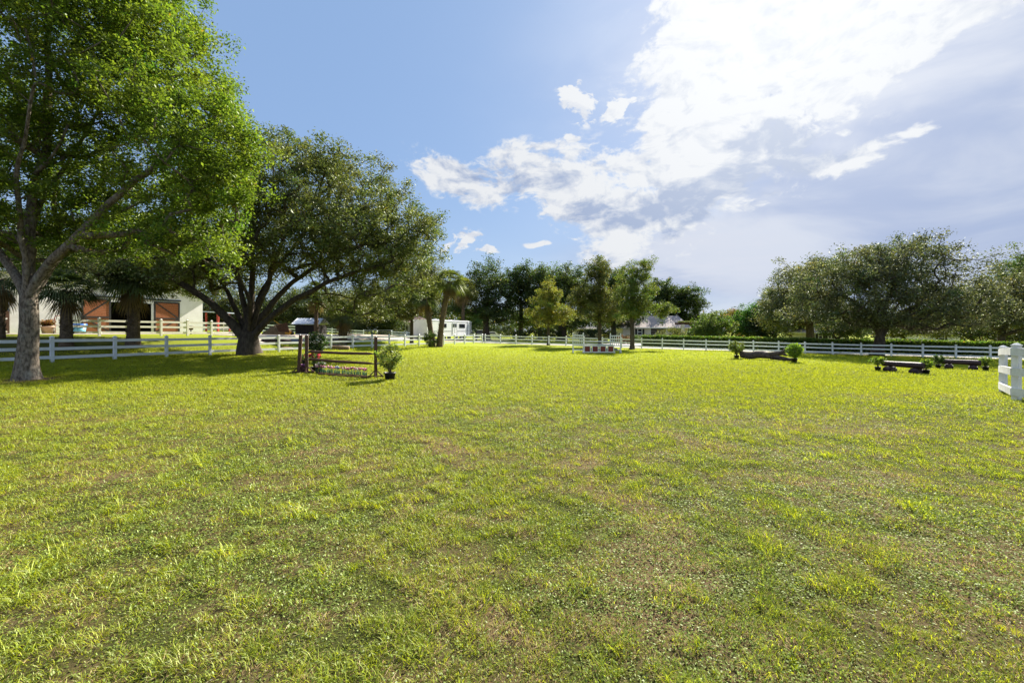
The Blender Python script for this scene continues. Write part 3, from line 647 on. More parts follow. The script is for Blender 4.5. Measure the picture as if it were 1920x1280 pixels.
# right-hand oaks
make_tree('live_oak', 'large round grey green oak inside the right fence', 'tree', (W(1645, 44), 44.0),
  [(1690,510,75,55,0,6),(1640,500,60,45,0,5),(1600,545,85,52,0,6),(1750,530,72,55,0,6),(1710,575,110,42,0,7),(1580,590,80,25,0,5),(1695,466,62,26,0,4.5),(1795,570,60,40,0,5),(1560,520,55,38,1,4),(1640,600,50,16,0,4),(1760,605,60,20,0,4),(1520,570,50,38,2,4)],
  [(.30, [(1640,600,0),(1610,570,0),(1570,550,-.5)]), (.30, [(1655,590,0),(1668,550,.3),(1690,500,.5)]), (.3, [(1665,605,0),(1700,580,0),(1750,560,0)]), (.24, [(1648,590,-1),(1640,550,-2),(1640,500,-2)])],
  .48, (.25, 0, 1.7), (.082, .100, .044), leaf=.19, clumps=950, per=105, crad=.95, seed=12, mat='glossleaf', twig=.018, tip=(.17, .175, .095), minz=1.9, var=.4, shell=.6, yellow=.004)
simple('live_oak', 'grey oak behind the hedge, left of the large right-hand oak', 1518, 60, 640, [(1500,530,48,48,0,6),(1540,510,40,36,0,5),(1480,570,45,40,0,5),(1530,570,60,40,0,5),(1455,595,30,25,0,4)], OR_, 13, .5, .5, 380, 100, .25, 1.2, mat='glossleaf', tip=(.13, .13, .07))
simple('live_oak', 'grey oak at the right edge with its crown touching the large oak', 1878, 56, 640, [(1880,545,48,44,0,5),(1845,560,45,40,0,5),(1910,570,60,45,0,5),(1880,600,60,26,0,4),(1950,560,60,60,0,5)], (.085, .095, .045), 14, .4, .5, 420, 100, .24, 1.1, mat='glossleaf', tip=(.16, .16, .08))
simple('pine_tree', 'bright green pine crown rising at the right edge behind the oak', 1912, 85, 640, [(1905,500,32,18,0,4),(1935,515,35,25,0,4),(1880,520,16,12,0,3),(1915,545,30,18,0,3)], (.065, .11, .035), 15, .3, .8, 110, 90, .3, 1.0)
simple('pine_tree', 'tall pine in the gap behind the far end of the hedge', 1985, 70, 640, [(1985,480,70,70,0,6)], (.06, .09, .03), 16, .3, .6, 120, 90, .3, 1.2)
# trees standing inside the back fence
simple('bald_cypress', 'small yellow green cypress tree near the fence corner', 1028, 58, 646, [(1028,545,17,24,0,2),(1022,572,30,22,0,3),(1040,585,32,16,0,3),(1005,590,26,12,0,2),(1055,588,22,14,0,2),(1030,604,30,8,0,2),(1030,560,24,20,0,2)], (.165, .185, .040), 31, .17, .9, 230, 110, .17, .62, twig=.009, limbs=[(.12, [(1028,590,0),(1028,560,0),(1028,535,0)])], tip=(.24, .22, .045), yellow=.02)
simple('pine_tree', 'dark bushy pine behind the white show jump', 1124, 55, 645, [(1122,510,28,26,0,3),(1112,545,36,28,0,3),(1136,560,32,28,0,3),(1110,580,36,22,0,3),(1140,590,30,16,0,3),(1128,488,14,10,0,2),(1090,560,22,22,0,2)], (.095, .115, .035), 32, .22, .9, 340, 110, .17, .68, twig=.010, limbs=[(.15, [(1124,580,0),(1124,540,0),(1126,500,0)])], tip=(.14, .125, .045))
simple('pine_tree', 'open branched pine just right of the white show jump', 1185, 49, 655, [(1190,515,32,26,0,3),(1200,545,34,26,0,3),(1178,560,28,26,0,3),(1210,575,32,14,0,2.5),(1180,588,30,12,0,3),(1250,578,20,9,0,1.5),(1205,493,20,10,0,2),(1240,590,10,14,0,1.2),(1160,545,14,16,0,1.5)], (.095, .135, .034), 33, .24, .85, 330, 100, .15, .55, twig=.009,
   limbs=[(.17, [(1187,590,0),(1188,550,0),(1195,505,0)]), (.07, [(1205,590,0),(1230,580,0),(1255,576,0)])], tip=(.14, .15, .04))
# tall row beyond the road
DG = (.050, .078, .024); DG2 = (.062, .092, .030)
simple('oak_tree', 'tallest dark tree behind the horse trailer, sky showing through its crown', 912, 82, 630, [(915,515,40,30,0,5),(895,540,40,32,0,5),(940,550,34,34,0,5),(880,580,44,26,0,5),(925,585,40,24,0,5),(860,560,22,30,0,4)], DG, 41, .6, .75, 300, 90, .3, 1.15)
simple('oak_tree', 'dark tree second from left in the tall back row', 977, 86, 630, [(975,515,28,26,0,4),(960,545,26,30,0,4),(990,550,28,34,0,4),(975,590,34,24,0,4)], DG, 42, .45, .7, 210, 90, .3, 1.1)
simple('oak_tree', 'dark tree between the cypress and the tall row, tip rounded', 1012, 84, 630, [(1018,520,28,26,0,4),(1005,560,28,30,0,4),(1015,600,30,20,0,4)], DG2, 43, .4, .6, 180, 90, .3, 1.1)
simple('oak_tree', 'broad dark oak with thick trunk behind the yellow green cypress', 1053, 80, 632, [(1060,520,38,24,0,5),(1050,550,44,30,0,5),(1085,555,36,30,0,5),(1070,595,52,24,0,5)], DG2, 44, .8, .7, 280, 90, .3, 1.2)
simple('oak_tree', 'dark crown filling the gap behind the two pines', 1150, 84, 632, [(1155,530,40,30,0,5),(1140,575,40,30,0,5),(1175,590,40,30,0,4)], DG, 45, .5, .7, 230, 90, .3, 1.15)
simple('pine_tree', 'dark pine leaning above the left side of the garage roof', 1238, 98, 632, [(1240,545,32,24,0,5),(1225,570,34,26,0,5),(1262,560,28,22,0,4),(1250,590,40,18,0,4)], DG, 46, .4, .7, 210, 90, .33, 1.1)
simple('pine_tree', 'spiky dark pine right of the garage roof ridge', 1285, 96, 632, [(1290,553,26,16,0,4),(1278,575,34,20,0,4),(1306,570,18,14,0,3),(1285,600,34,18,0,4)], DG, 47, .35, .7, 170, 90, .33, 1.0)
# behind the hedge
simple('broadleaf_tree', 'glossy rounded tree immediately right of the house', 1340, 72, 636, [(1340,612,36,26,0,4),(1355,598,18,16,0,2),(1318,618,18,16,0,3)], (.07, .115, .028), 51, .25, .5, 190, 100, .22, .8, tip=(.13, .18, .04))
simple('broadleaf_tree', 'low tree with orange tinted top beyond the hedge', 1372, 84, 636, [(1372,600,24,20,0,3),(1385,610,22,18,0,3)], (.17, .13, .04), 52, .25, .5, 90, 100, .24, .9, tip=(.28, .12, .04))
simple('broadleaf_tree', 'fresh green tree between the orange tinted tree and the silver palm', 1402, 78, 636, [(1402,600,26,28,0,4),(1388,612,20,20,0,3),(1415,590,18,20,0,3)], (.055, .13, .025), 53, .25, .5, 150, 100, .24, .9)
simple('broadleaf_tree', 'dark shrubby tree under the silver palm', 1438, 74, 636, [(1438,605,30,30,0,4),(1455,585,26,24,0,4),(1420,615,22,20,0,3)], (.035, .06, .018), 54, .25, .5, 190, 90, .26, 1.0)
simple('broadleaf_tree', 'sunlit low tree beneath the large oak beside its trunk', 1700, 64, 640, [(1700,612,50,22,0,4),(1740,616,40,18,0,4),(1665,616,24,16,0,3)], (.095, .115, .030), 55, .2, .5, 170, 90, .22, .9)
simple('broadleaf_tree', 'dark low tree under the crown of the left grey oak', 1570, 70, 640, [(1570,608,44,24,0,4),(1600,612,30,22,0,4)], (.04, .06, .02), 56, .2, .5, 150, 90, .24, 1.0)
simple('broadleaf_tree', 'dark low tree behind the hedge near the right edge', 1830, 68, 640, [(1830,612,60,26,0,4),(1790,616,40,20,0,4),(1880,618,50,26,0,4),(1940,610,50,30,0,4)], (.045, .065, .022), 57, .2, .5, 240, 90, .24, 1.0)
simple('broadleaf_tree', 'dark tree behind the house right of its white wall', 1490, 82, 640, [(1490,600,34,30,0,4),(1525,595,34,30,0,4)], (.045, .065, .022), 58, .3, .5, 150, 90, .27, 1.1)
# behind the oak and the shed
simple('background_tree', 'olive tree seen through the fork of the live oak', 420, 84, 626, [(420,575,50,42,0,6),(385,590,40,34,0,6),(450,590,36,30,0,5)], (.06, .075, .025), 61, .4, .5, 240, 80, .3, 1.3, tip=(.12, .13, .04))
simple('background_tree', 'dark background tree behind the mulch pile', 515, 90, 626, [(515,570,50,42,0,6),(545,590,40,34,0,6),(490,600,36,24,0,5)], (.05, .07, .024), 62, .4, .5, 240, 80, .3, 1.3)
simple('background_tree', 'background tree directly behind the shed', 580, 88, 626, [(580,575,46,38,0,6),(600,600,40,22,0,5)], (.07, .085, .025), 63, .4, .5, 200, 80, .3, 1.3)
simple('background_tree', 'background tree behind the stout palm', 650, 86, 626, [(650,575,52,38,0,6),(670,600,44,22,0,5)], (.08, .095, .026), 64, .4, .5, 230, 80, .3, 1.3, tip=(.15, .15, .04))
simple('background_tree', 'dark background tree left of the tiled roof house', 712, 84, 626, [(712,570,46,42,0,6),(735,600,26,22,0,5)], (.05, .07, .022), 65, .4, .5, 210, 80, .3, 1.3)
simple('background_tree', 'background tree rising behind the tiled roof house', 785, 104, 626, [(785,550,50,38,0,6),(820,570,46,30,0,6)], (.055, .075, .024), 66, .4, .5, 220, 80, .34, 1.4)
simple('background_tree', 'tree with drooping olive foliage behind the leaning palms', 772, 50, 640, [(778,500,50,48,0,4),(770,545,45,38,0,4),(735,560,50,36,0,4),(805,530,32,34,0,3),(755,585,36,14,0,3),(690,575,46,26,1,4),(640,570,46,22,2,4)], (.085, .10, .032), 67, .2, .6, 560, 100, .17, .85, mat='glossleaf', tip=(.17, .16, .055), twig=.012)
simple('broadleaf_tree', 'small bright tree behind the tail of the horse trailer', 893, 76, 630, [(893,604,14,14,0,2),(884,612,12,10,0,2)], (.11, .17, .035), 68, .1, .7, 50, 80, .2, .6)
simple('background_tree', 'tall dark tree behind the barn gable', 250, 62, 626, [(250,500,110,60,0,8),(150,480,110,70,0,8),(340,520,60,50,0,6)], (.045, .06, .02), 69, .5, .5, 380, 90, .28, 1.5)
simple('background_tree', 'dark tree filling the left edge beyond the barn roof', 10, 60, 626, [(0,470,120,90,0,8)], (.045, .065, .02), 70, .5, .5, 260, 90, .28, 1.6)

# ------------------------------------------------------------------ shrubs, hedge
def leafy_bush(name, label, c, R, col, seed, n=60, per=60, leaf=.1, crad=.3, cat='shrub', group=None, stems=5, tip=None, mat='leaf', gap=.3, scale_z=1.0):
    g = np.random.default_rng(seed); root = empty(name, (c[0], c[1], gzf(c[0], c[1])), label, cat, group)
    R = np.array(R, float); d = g.normal(size=(n, 3)); d /= np.linalg.norm(d, axis=1)[:, None]
    cc = d*(R*(.35+.6*g.random(n)**.5)[:, None]); cc[:, 2] = np.maximum(cc[:, 2]+R[2]*.95, .12)
    v, q, k = leaf_cloud(cc, crad*(.6+.8*g.random(n)), per, leaf, col, g, .8, .5, .3, tip)
    mb = MB()
    for s in range(stems):
        a = g.random()*6.28; e = (math.cos(a)*R[0]*.45, math.sin(a)*R[1]*.45, R[2]*1.1); mb.tube([(0, 0, -.05), (e[0]*.4, e[1]*.4, e[2]*.5), e], [.03, .02, .01], 5)
    mb.build('stems', M['bark'], root); np_mesh('foliage', v, quads=q, mat=M[mat], parent=root, col=k); return root
def build_hedge(a0, a1, dd, h, wd):
    g = np.random.default_rng(77); L = a1-a0; n = int(L*260)
    s = a0+L*g.random(n); face = g.random(n); top = face < .42; back = face > .93
    zz = np.where(top, h*(.97+.05*g.random(n)), h*g.random(n)); off = np.where(top, wd*(g.random(n)-.5), np.where(back, .5, -.5)*wd)
    wavy = .10*(fbm(s, s*0, .7, 3, 61)-.5)*2
    P = A1+UB*s[:, None]+NB*(dd+off+g.normal(size=n)*.05+np.where(top, 0, wavy))[:, None]; z0 = gz(P[:, 0], P[:, 1])
    cc = np.concatenate((P, (z0+zz+wavy*(zz/h)+g.normal(size=n)*.03)[:, None]), 1); c0 = A1+UB*a0+NB*dd; o = np.array((c0[0], c0[1], gzf(*c0)))
    root = empty('hedge', o, 'long clipped green hedge running behind the right-hand fence and road', 'hedge')
    v, q, k = leaf_cloud(cc-o, np.full(n, .11), 3, .16, (.085, .15, .022), g, 1, .35, .3, (.17, .24, .03))
    np_mesh('foliage', v, quads=q, mat=M['leaf'], parent=root, col=k)
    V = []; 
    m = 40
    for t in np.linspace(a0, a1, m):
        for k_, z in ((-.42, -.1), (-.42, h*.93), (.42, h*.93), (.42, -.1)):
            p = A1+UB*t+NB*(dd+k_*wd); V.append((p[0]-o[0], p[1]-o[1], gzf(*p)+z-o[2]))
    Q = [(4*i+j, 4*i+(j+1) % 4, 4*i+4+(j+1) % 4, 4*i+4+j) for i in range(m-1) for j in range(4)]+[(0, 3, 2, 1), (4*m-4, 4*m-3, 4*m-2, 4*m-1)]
    np_mesh('shaded_core', V, quads=Q, mat=M['hedge'], parent=root)  # solid box core in darkened leaf green, painting the shade inside the hedge
build_hedge(21.5, 64, 6.6, 1.55, 1.3)
leafy_bush('shrub', 'reddish and green shrub mound at the left end of the hedge', (W(1258, 70), 70), (2.6, 1.8, 1.5), (.09, .10, .035), 81, 120, 60, .16, .5, tip=(.15, .17, .04))
leafy_bush('shrub', 'dark rounded shrub under the window of the beige house', (W(1215, 78), 78), (1.2, 1.0, .8), (.04, .06, .02), 82, 50, 60, .16, .4)
leafy_bush('shrub', 'low bright shrub bed left of the beige house window', (W(1182, 76), 76), (3.4, 1.0, .7), (.10, .15, .03), 83, 90, 60, .15, .4)
leafy_bush('shrub', 'reddish leaved shrub near the pine behind the show jump', (W(1172, 70), 70), (1.5, 1.0, .8), (.13, .06, .04), 84, 60, 60, .15, .35)
leafy_bush('shrub', 'dark shrubs at the foot of the back row behind the trailer end', (W(1005, 78), 78), (5, 1.2, 1.3), (.045, .065, .022), 85, 110, 60, .2, .6)
leafy_bush('shrub', 'dark shrubs filling the space behind the open pine trunk', (W(1120, 76), 76), (4.5, 1.2, 1.4), (.04, .06, .02), 86, 110, 60, .2, .6)
leafy_bush('shrub', 'small fern clump between the leaning palm trunks', (W(806, 45.8), 45.8), (.75, .5, .95), (.075, .12, .03), 87, 40, 60, .12, .28, tip=(.13, .18, .04))
leafy_bush('shrub', 'row of dark bushes behind the metal gate', (W(690, 82), 82), (8, 1.2, 1.3), (.05, .065, .022), 88, 150, 60, .22, .6)
leafy_bush('shrub', 'dark bushes behind the far fence left of the shed', (W(510, 80), 80), (8, 1.2, 1.3), (.045, .06, .022), 89, 150, 60, .22, .6)
leafy_bush('shrub', 'dark bushes beyond the pergola at the house corner', (W(1300, 76), 76), (1.8, 1.2, 1.3), (.05, .08, .022), 90, 70, 60, .2, .5)
leafy_bush('shrub', 'low dark bushes behind the parked silver car', (W(930, 104), 104), (8, 1.2, 1.6), (.045, .065, .022), 91, 120, 60, .26, .8)

# ------------------------------------------------------------------ fences
def fence(name, label, pts, spacing, h=1.25, mat='vinyl', rails=(.26, .70, 1.09), cat='fence', pw=.135, rh=.15, skip=()):
    P = np.asarray(pts, float); o = np.array((P[0][0], P[0][1], gzf(*P[0]))); root = empty(name, o, label, cat)
    seg = np.linalg.norm(np.diff(P, axis=0), axis=1); s = np.concatenate(([0], np.cumsum(seg))); n = max(1, int(round(s[-1]/spacing)))
    pos = [(np.interp(t, s, P[:, 0]), np.interp(t, s, P[:, 1])) for t in np.linspace(0, s[-1], n+1)]
    pm = MB(); pm.box((0, 0, h/2-.1), (pw, pw, h+.2)); pm.box((0, 0, h+.014), (pw+.03, pw+.03, .028)); pm.box((0, 0, h+.058), (pw+.02, pw+.02, .06), taper=.15)
    proto = None
    for i, (x, y) in enumerate(pos):
        j = min(i, n-1); a = math.atan2(pos[j+1][1]-pos[j][1], pos[j+1][0]-pos[j][0])
        loc = (x-o[0], y-o[1], gzf(x, y)-o[2])
        if proto is None: proto = pm.build('post', M[mat], root, loc); proto.rotation_euler = (0, 0, a)
        else:
            q = inst(proto, 'post', root, loc, a); q.rotation_euler = (random.uniform(-.012, .012), random.uniform(-.012, .012), a)
    for i in range(n):
        (x, y), (x2, y2) = pos[i], pos[i+1]; 
        for zr in rails:
            mb = MB(); a = Vector((x-o[0], y-o[1], gzf(x, y)-o[2]+zr+random.uniform(-.014, .014))); b = Vector((x2-o[0], y2-o[1], gzf(x2, y2)-o[2]+zr+random.uniform(-.014, .014))); d = (b-a).normalized()
            mb.beam(a+d*(pw/2-.01), b-d*(pw/2-.01), .045, rh); mb.build('rail', M[mat], root)
    return root
random.seed(5)
fence('rail_fence', 'white three rail fence along the left of the field, passing behind the live oak', [tuple(A0-UA*4*2.46), tuple(A1)], 2.46)
fence('rail_fence', 'white three rail fence crossing the back and right of the field', [tuple(A1+UB*.45), tuple(A1+UB*66)], 2.386)
fence('rail_fence', 'cream three rail fence in front of the barn doors', [(-29.3-.42*1.88, 30.3-.908*1.88), (-29.3+.42*9.4, 30.3+.908*9.4)], 1.88, mat='cream')
fence('rail_fence', 'distant white fence behind the shed and palms, ending at the metal gate', [(W(380, 60), 60), (W(600, 69), 69), (W(682, 71.5), 71.5)], 2.4)
fence('rail_fence', 'distant white fence from the metal gate to the horse trailer', [(W(735, 69), 69), (W(790, 71), 71)], 2.5)
fence('rail_fence', 'low dark rail fence under the back row of trees', [(W(1000, 76), 76), (W(1110, 76.5), 76.5)], 3.2, h=.9, mat='black', rails=(.4, .75), pw=.09, rh=.06)
# curved corral fence at the right edge
def corral():
    B = np.array((W(1906, 12.0), 12.0)); A = np.array((W(1881, 14.5), 14.5)); Cc = np.array((13.6, 8.8))
    root = empty('corral_fence', (A[0], A[1], gzf(*A)), 'weathered white post and curved plank fence at the right edge', 'fence')
    h = 1.53; o = np.array((A[0], A[1], gzf(*A)))
    for p in (A, B, Cc):
        mb = MB(); mb.box((0, 0, h/2-.15), (.15, .15, h+.3)); mb.box((0, 0, h+.012), (.18, .18, .03)); mb.box((0, 0, h+.05), (.16, .16, .05), taper=.3)
        mb.build('post', M['white'], root, (p[0]-o[0], p[1]-o[1], gzf(*p)-o[2])).rotation_euler = (0, 0, .25)
    for p, q, k in ((A, B, .05), (B, Cc, .12)):
        for zr in (1.36, .80, .24):
            d = (q-p)/np.linalg.norm(q-p); nn = np.array((d[1], -d[0])); 
            if nn[0] > 0: nn = -nn
            mb = MB(); pts = []
            for t in np.linspace(-.015, 1.015, 14):
                c = p+(q-p)*t+nn*(.09+k*math.sin(PI*min(1, max(0, t)))); pts.append((c[0]-o[0], c[1]-o[1], gzf(*(p+(q-p)*t))+zr-o[2]))
            vs = []; fs = []
            for j, c in enumerate(pts):
                for sx, sz in ((-.02, -.105), (.02, -.105), (.02, .105), (-.02, .105)): vs.append((c[0]+nn[0]*sx, c[1]+nn[1]*sx, c[2]+sz))
            for j in range(len(pts)-1):
                for m_ in range(4): fs.append((4*j+m_, 4*j+(m_+1) % 4, 4*j+4+(m_+1) % 4, 4*j+4+m_))
            fs += [(3, 2, 1, 0), tuple(len(vs)-4+i for i in range(4))]
            mb.add(vs, fs); mb.build('plank', M['white'], root)
    mb = MB(); mb.box((-.10, -.12, .14), (.03, .14, .22)); mb.build('bracket', M['palmbark'], root)
corral()
# tubular farm gate
def farm_gate():
    a = np.array((W(683, 71.4), 71.4)); b = np.array((W(734, 69.1), 69.1)); o = np.array((a[0], a[1], gzf(*a)))
    root = empty('farm_gate', o, 'grey tubular metal gate across the sandy drive', 'gate'); d = (b-a)
    P = lambda t, z: (d[0]*t, d[1]*t, z)
    mb = MB()
    for t0, t1 in ((.01, .49), (.51, .99)):
        mb.tube([P(t0, .15), P(t0, 1.2), P(t1, 1.2), P(t1, .15), P(t0, .15)], .03, 6)
    mb.build('frame', M['galv'], root); mb = MB()
    for t0, t1 in ((.01, .49), (.51, .99)):
        for z in (.4, .65, .92): mb.tube([P(t0, z), P(t1, z)], .02, 6)
    mb.build('bars', M['galv'], root)
farm_gate()
# ------------------------------------------------------------------ horse jumps
def at(px, py, label, name, cat, group=None, rz=0.0):
    p = G(px, py); return empty(name, p, label, cat, group, rz), p
def foot(mb, L=.55, w=.09, h=.09, rz=0.0):
    for a in (0, PI/2):
        mb.box((0, 0, h/2), (L, w-.004*(a > 0), h), rz+a)
    for a in (0, PI/2, PI, 3*PI/2):
        c, s = math.cos(a+rz), math.sin(a+rz); mb.beam((c*L*.42, s*L*.42, .07), (c*.05, s*.05, .28), .05, .04)
def jump_post(px, py, label, h=1.68, lean=0.0, cups=(), strip_=False):
    r, p = at(px, py, label, 'jump_standard', 'jump post', 'brown jump posts')
    mb = MB(); mb.box((0, 0, h/2), (.13, .13, h), .3, ry=lean); mb.build('post', M['brown'], r)
    mb = MB(); foot(mb, .62, rz=.3); mb.build('foot', M['brown'], r)
    mb = MB(); 
    for z in cups: mb.lathe([(0, 0), (.05, 0), (.07, .03), (.07, .05)], (.10, -.04, z), 8)
    if strip_:
        for k in range(16): mb.box((.075, -.02, .25+k*.09), (.012, .02, .045), .3)
    mb.lathe([(0, 0), (.04, 0), (.04, .03), (.0, .03)], (0, 0, h), 8); mb.build('jump_cup', M['galv'], r)
    return p
pL = jump_post(575, 699.5, 'brown jump post with a metal pin strip beside the red flowers', 1.66, 0, (.88, .58), True)
pL2 = jump_post(562, 699, 'brown leaning jump post with a ring on top, leftmost of the posts', 1.66, .05)
pR = jump_post(704.5, 708, 'brown jump post beside the large potted bush', 1.66, 0, (.86, .56))
def rail_pole(a, b, label, r=.055, point=True, bands=False):
    a = Vector(a); b = Vector(b); o = a.copy(); d = b-a
    root = empty('jump_pole', o, label, 'jump pole', 'brown jump poles'); P = [d*t for t in (0, .03, .5, .93, .985, 1)]
    rs = [r*.45, r, r*1.04, r, r*.6, r*.3] if point else [r]*6
    for i in (2,): P[i] = P[i]-Vector((0, 0, .02))
    mb = MB(); mb.tube(P, rs, 10, True, .04, 3); mb.build('pole', M['brown'], root)
    mb = MB(); mb.tube([d*.985, d*1.012], [r*.5, r*.42], 10); mb.tube([d*.0, d*-.012], [r*.5, r*.42], 10); mb.build('end_face', M['cut'], root)
zL, zR = pL[2], pR[2]
rail_pole((pL[0]+.1, pL[1]-.03, zL+.95), (pR[0]-.1, pR[1]-.03, zR+.98), 'upper brown jump pole above the red flowers')
rail_pole((pL[0]+.1, pL[1]-.03, zL+.62), (pR[0]-.1, pR[1]-.03, zR+.58), 'lower brown jump pole halfway up the brown jump', .052)
g1, g2 = G(597, 703), G(688, 709.5)
rail_pole((g1[0], g1[1], g1[2]+.05), (g2[0], g2[1], g2[2]+.05), 'brown ground pole lying in the grass before the flower strip', .045, False)
# strip of tulips
def tulips():
    a, b = G(594, 699.5), G(687, 706.5); g = np.random.default_rng(5); root = empty('flower_box', a, 'low strip of pink and white tulips under the brown jump', 'flower box')
    d = b-a; L = np.linalg.norm(d); mb = MB(); mb.beam((0, 0, .03), tuple(d+np.array((0, 0, .03))), .16, .06); mb.build('planter', M['brown'], root)
    n = 100; SV = []; SQ = []; SK = []; b0 = 0
    for k in range(n):
        t = (k+.5)/n; c = d*t+np.array((g.normal()*.01, g.normal()*.06, 0)); h = .25+.07*g.random()
        for j in range(4):      # leaves and stem
            al = g.random()*6.28; e = c+np.array((math.cos(al)*.06, math.sin(al)*.06, h*(.55+.4*g.random()))) if j else c+np.array((0, 0, h)); w = .012 if j else .005
            s_ = np.array((-math.sin(al), math.cos(al), 0))*w; m_ = (c+e)/2+np.array((0, 0, .03))
            SV += [c-s_*.5, c+s_*.5, m_+s_, m_-s_, e]; SQ += [(b0, b0+1, b0+2, b0+3), (b0+3, b0+2, b0+4)]; SK += [np.array((.05, .14, .06) if j % 2 else (.08, .17, .10))]*5; b0 += 5
        col = [(.62, .22, .28), (.70, .50, .50), (.55, .16, .24), (.28, .06, .16)][int(g.choice(4, p=(.4, .34, .16, .10)))] if not .38 < t < .48 else (.22, .25, .36)
        mt = TM.get(col)
        f = MB(); f.lathe([(.005, h-.02), (.024, h), (.028, h+.03), (.020, h+.065), (.004, h+.06)], tuple(c), 6); f.build('flower', mt, root)
    me = bpy.data.meshes.new('flower_leaves'); me.from_pydata([tuple(v) for v in SV], [], SQ); set_attr(me, 'col', np.array(SK)); me.materials.append(M['petal'])
    o = bpy.data.objects.new('flower_leaves', me); C.objects.link(o); o.parent = root
TM = {c: material('tulip_petal', c, tuple(x*.75 for x in c), 60, .6) for c in ((.62, .22, .28), (.70, .50, .50), (.55, .16, .24), (.28, .06, .16), (.22, .25, .36))}
tulips()
def potted(c, label, pr, ph, R, stem, col, seed, n=50, per=26, leaf=.07, crad=.12, potmat='pot', name='potted_plant', cat='potted plant', group=None, tip=None, stems=7, flowers=None, mat='leaf', potc=0.0, flat=.9):
    g = np.random.default_rng(seed); z = gzf(c[0], c[1]); root = empty(name, (c[0], c[1], z), label, cat, group)
    mb = MB(); mb.lathe([(0, 0), (pr*.78, 0), (pr*.98, ph*.86), (pr*1.07, ph*.86), (pr*1.07, ph), (pr*.97, ph), (pr*.93, ph*.9), (0, ph*.9)], n=18); mb.build('pot', M[potmat], root)
    mb = MB(); mb.lathe([(0, ph*.905), (pr*.93, ph*.905)], n=18); mb.build('soil', M['mulch'], root)
    R = np.array(R, float); cz = ph+stem+R[2]; d = g.normal(size=(n, 3)); d /= np.linalg.norm(d, axis=1)[:, None]
    cc = d*(R*(.40+.58*g.random(n)**.5)[:, None])+np.array((0, 0, cz)); low = cc[:, 2] < cz; cc[low, :2] *= (1-.55*((cz-cc[low, 2])/R[2])**1.0)[:, None]
    mb = MB(); ends = cc[g.choice(n, min(n, stems*3), replace=False)]
    for k in range(stems):
        e = ends[k]; b = np.array((g.normal()*pr*.2, g.normal()*pr*.2, ph*.85)); m_ = b*.5+e*.5; m_[:2] *= .65; m_[2] += .03
        mb.tube([b, m_, e], [.012+.004*(R[0] > .4), .009, .004], 5)
        for q in (1, 2):
            if k+stems*q < len(ends): mb.tube([m_, (m_+ends[k+stems*q])/2+np.array((0, 0, .02)), ends[k+stems*q]], [.007, .005, .003], 4)
    mb.build('stems', M['bark'], root)
    v, q, k = leaf_cloud(cc, crad*(.6+.8*g.random(n)), per, leaf, col, g, flat, .35, .4, tip, .55, .01); np_mesh('foliage', v, quads=q, mat=M[mat], parent=root, col=k)
    if flowers:
        fc, fn, fr, fz = flowers; dd = g.normal(size=(fn, 3)); dd /= np.linalg.norm(dd, axis=1)[:, None]; dd[:, 2] = np.abs(dd[:, 2])*fz; c2 = dd*R*1.02+np.array((0, 0, cz))
        v, q, k = leaf_cloud(c2, np.full(fn, fr), 16, fr*1.1, fc, g, .8, .2, .25, None, .8, 0); np_mesh('blossom', v, quads=q, mat=M['petal'], parent=root, col=k)
    return root
c = G(731, 713); potted(c, 'large leafy bush in a black pot beside the brown jump', .22, .32, (.54, .50, .52), .10, (.20, .25, .06), 1, 100, 24, .085, .13, tip=(.34, .38, .14), stems=10)
c = G(594, 690); potted(c, 'dark green potted shrub with small white flowers behind the brown jump', .2, .28, (.48, .42, .55), .42, (.05, .09, .025), 2, 90, 34, .08, .15, flowers=((.62, .64, .55), 26, .04, .6))
c = G(590, 697); potted(c, 'pot of red and coral flowers at the foot of the brown jump', .15, .24, (.26, .22, .30), .12, (.07, .12, .03), 3, 40, 22, .06, .09, flowers=((.62, .03, .09), 16, .055, .8))
c = G(602, 699.5); potted(c, 'small white and green flowering pot next to the tulip strip', .12, .18, (.20, .18, .16), .02, (.09, .14, .05), 4, 26, 20, .055, .07, flowers=((.55, .52, .50), 12, .04, .8))
c = G(569, 697.5); potted(c, 'purple pot of sparse flowers between the two left jump posts', .17, .36, (.20, .18, .20), .05, (.06, .10, .03), 5, 24, 18, .06, .08, potmat='purple', flowers=((.55, .06, .10), 8, .04, .8))
# white show jump
def wing(px, py, label, w=.95, h=1.78, rz=0.0):
    r, p = at(px, py, label, 'jump_wing', 'jump wing', 'white jump wings', rz)
    for sx in (-w/2, w/2):
        mb = MB(); mb.box((sx, 0, h/2+.02), (.10, .10, h)); mb.lathe([(.05, 0), (.06, .03), (.035, .07), (0, .08)], (sx, 0, h+.02), 8); mb.build('post', M['white'], r)
        mb = MB(); mb.box((sx, 0, .05), (.09, .75, .09)); mb.beam((sx, -.32, .10), (sx, -.05, .42), .05, .05); mb.beam((sx, .32, .10), (sx, .05, .42), .05, .05); mb.build('foot', M['white'], r)
    for z in (h-.14, .72, .30):
        mb = MB(); mb.box((0, 0, z), (w-.104, .05, .10)); mb.build('crossbar', M['white'], r)
    for k in range(4):
        mb = MB(); x = -w/2+w*(k+1)/5; mb.box((x, 0, (h-.19+.77)/2), (.055, .03, h-.14-.72-.104)); mb.build('slat', M['white'], r)
    return p
wl = wing(1084, 662, 'white slatted jump wing at the left end of the brick red panel')
wr = wing(1154, 662, 'white slatted jump wing at the right end of the brick red panel', rz=-.06)
def bar(a, b, label, r, mat, name='jump_pole', grp='white jump poles'):
    o = Vector(a); d = Vector(b)-o; mb = MB(); mb.tube([(0, 0, 0), tuple(d*.5-Vector((0, 0, .015))), tuple(d)], r, 10); q = mb.build(name, M[mat], None, o); tag(q, label, 'jump pole', grp)
xl, xr, yy = wl[0]+.48, wr[0]-.46, wl[1]
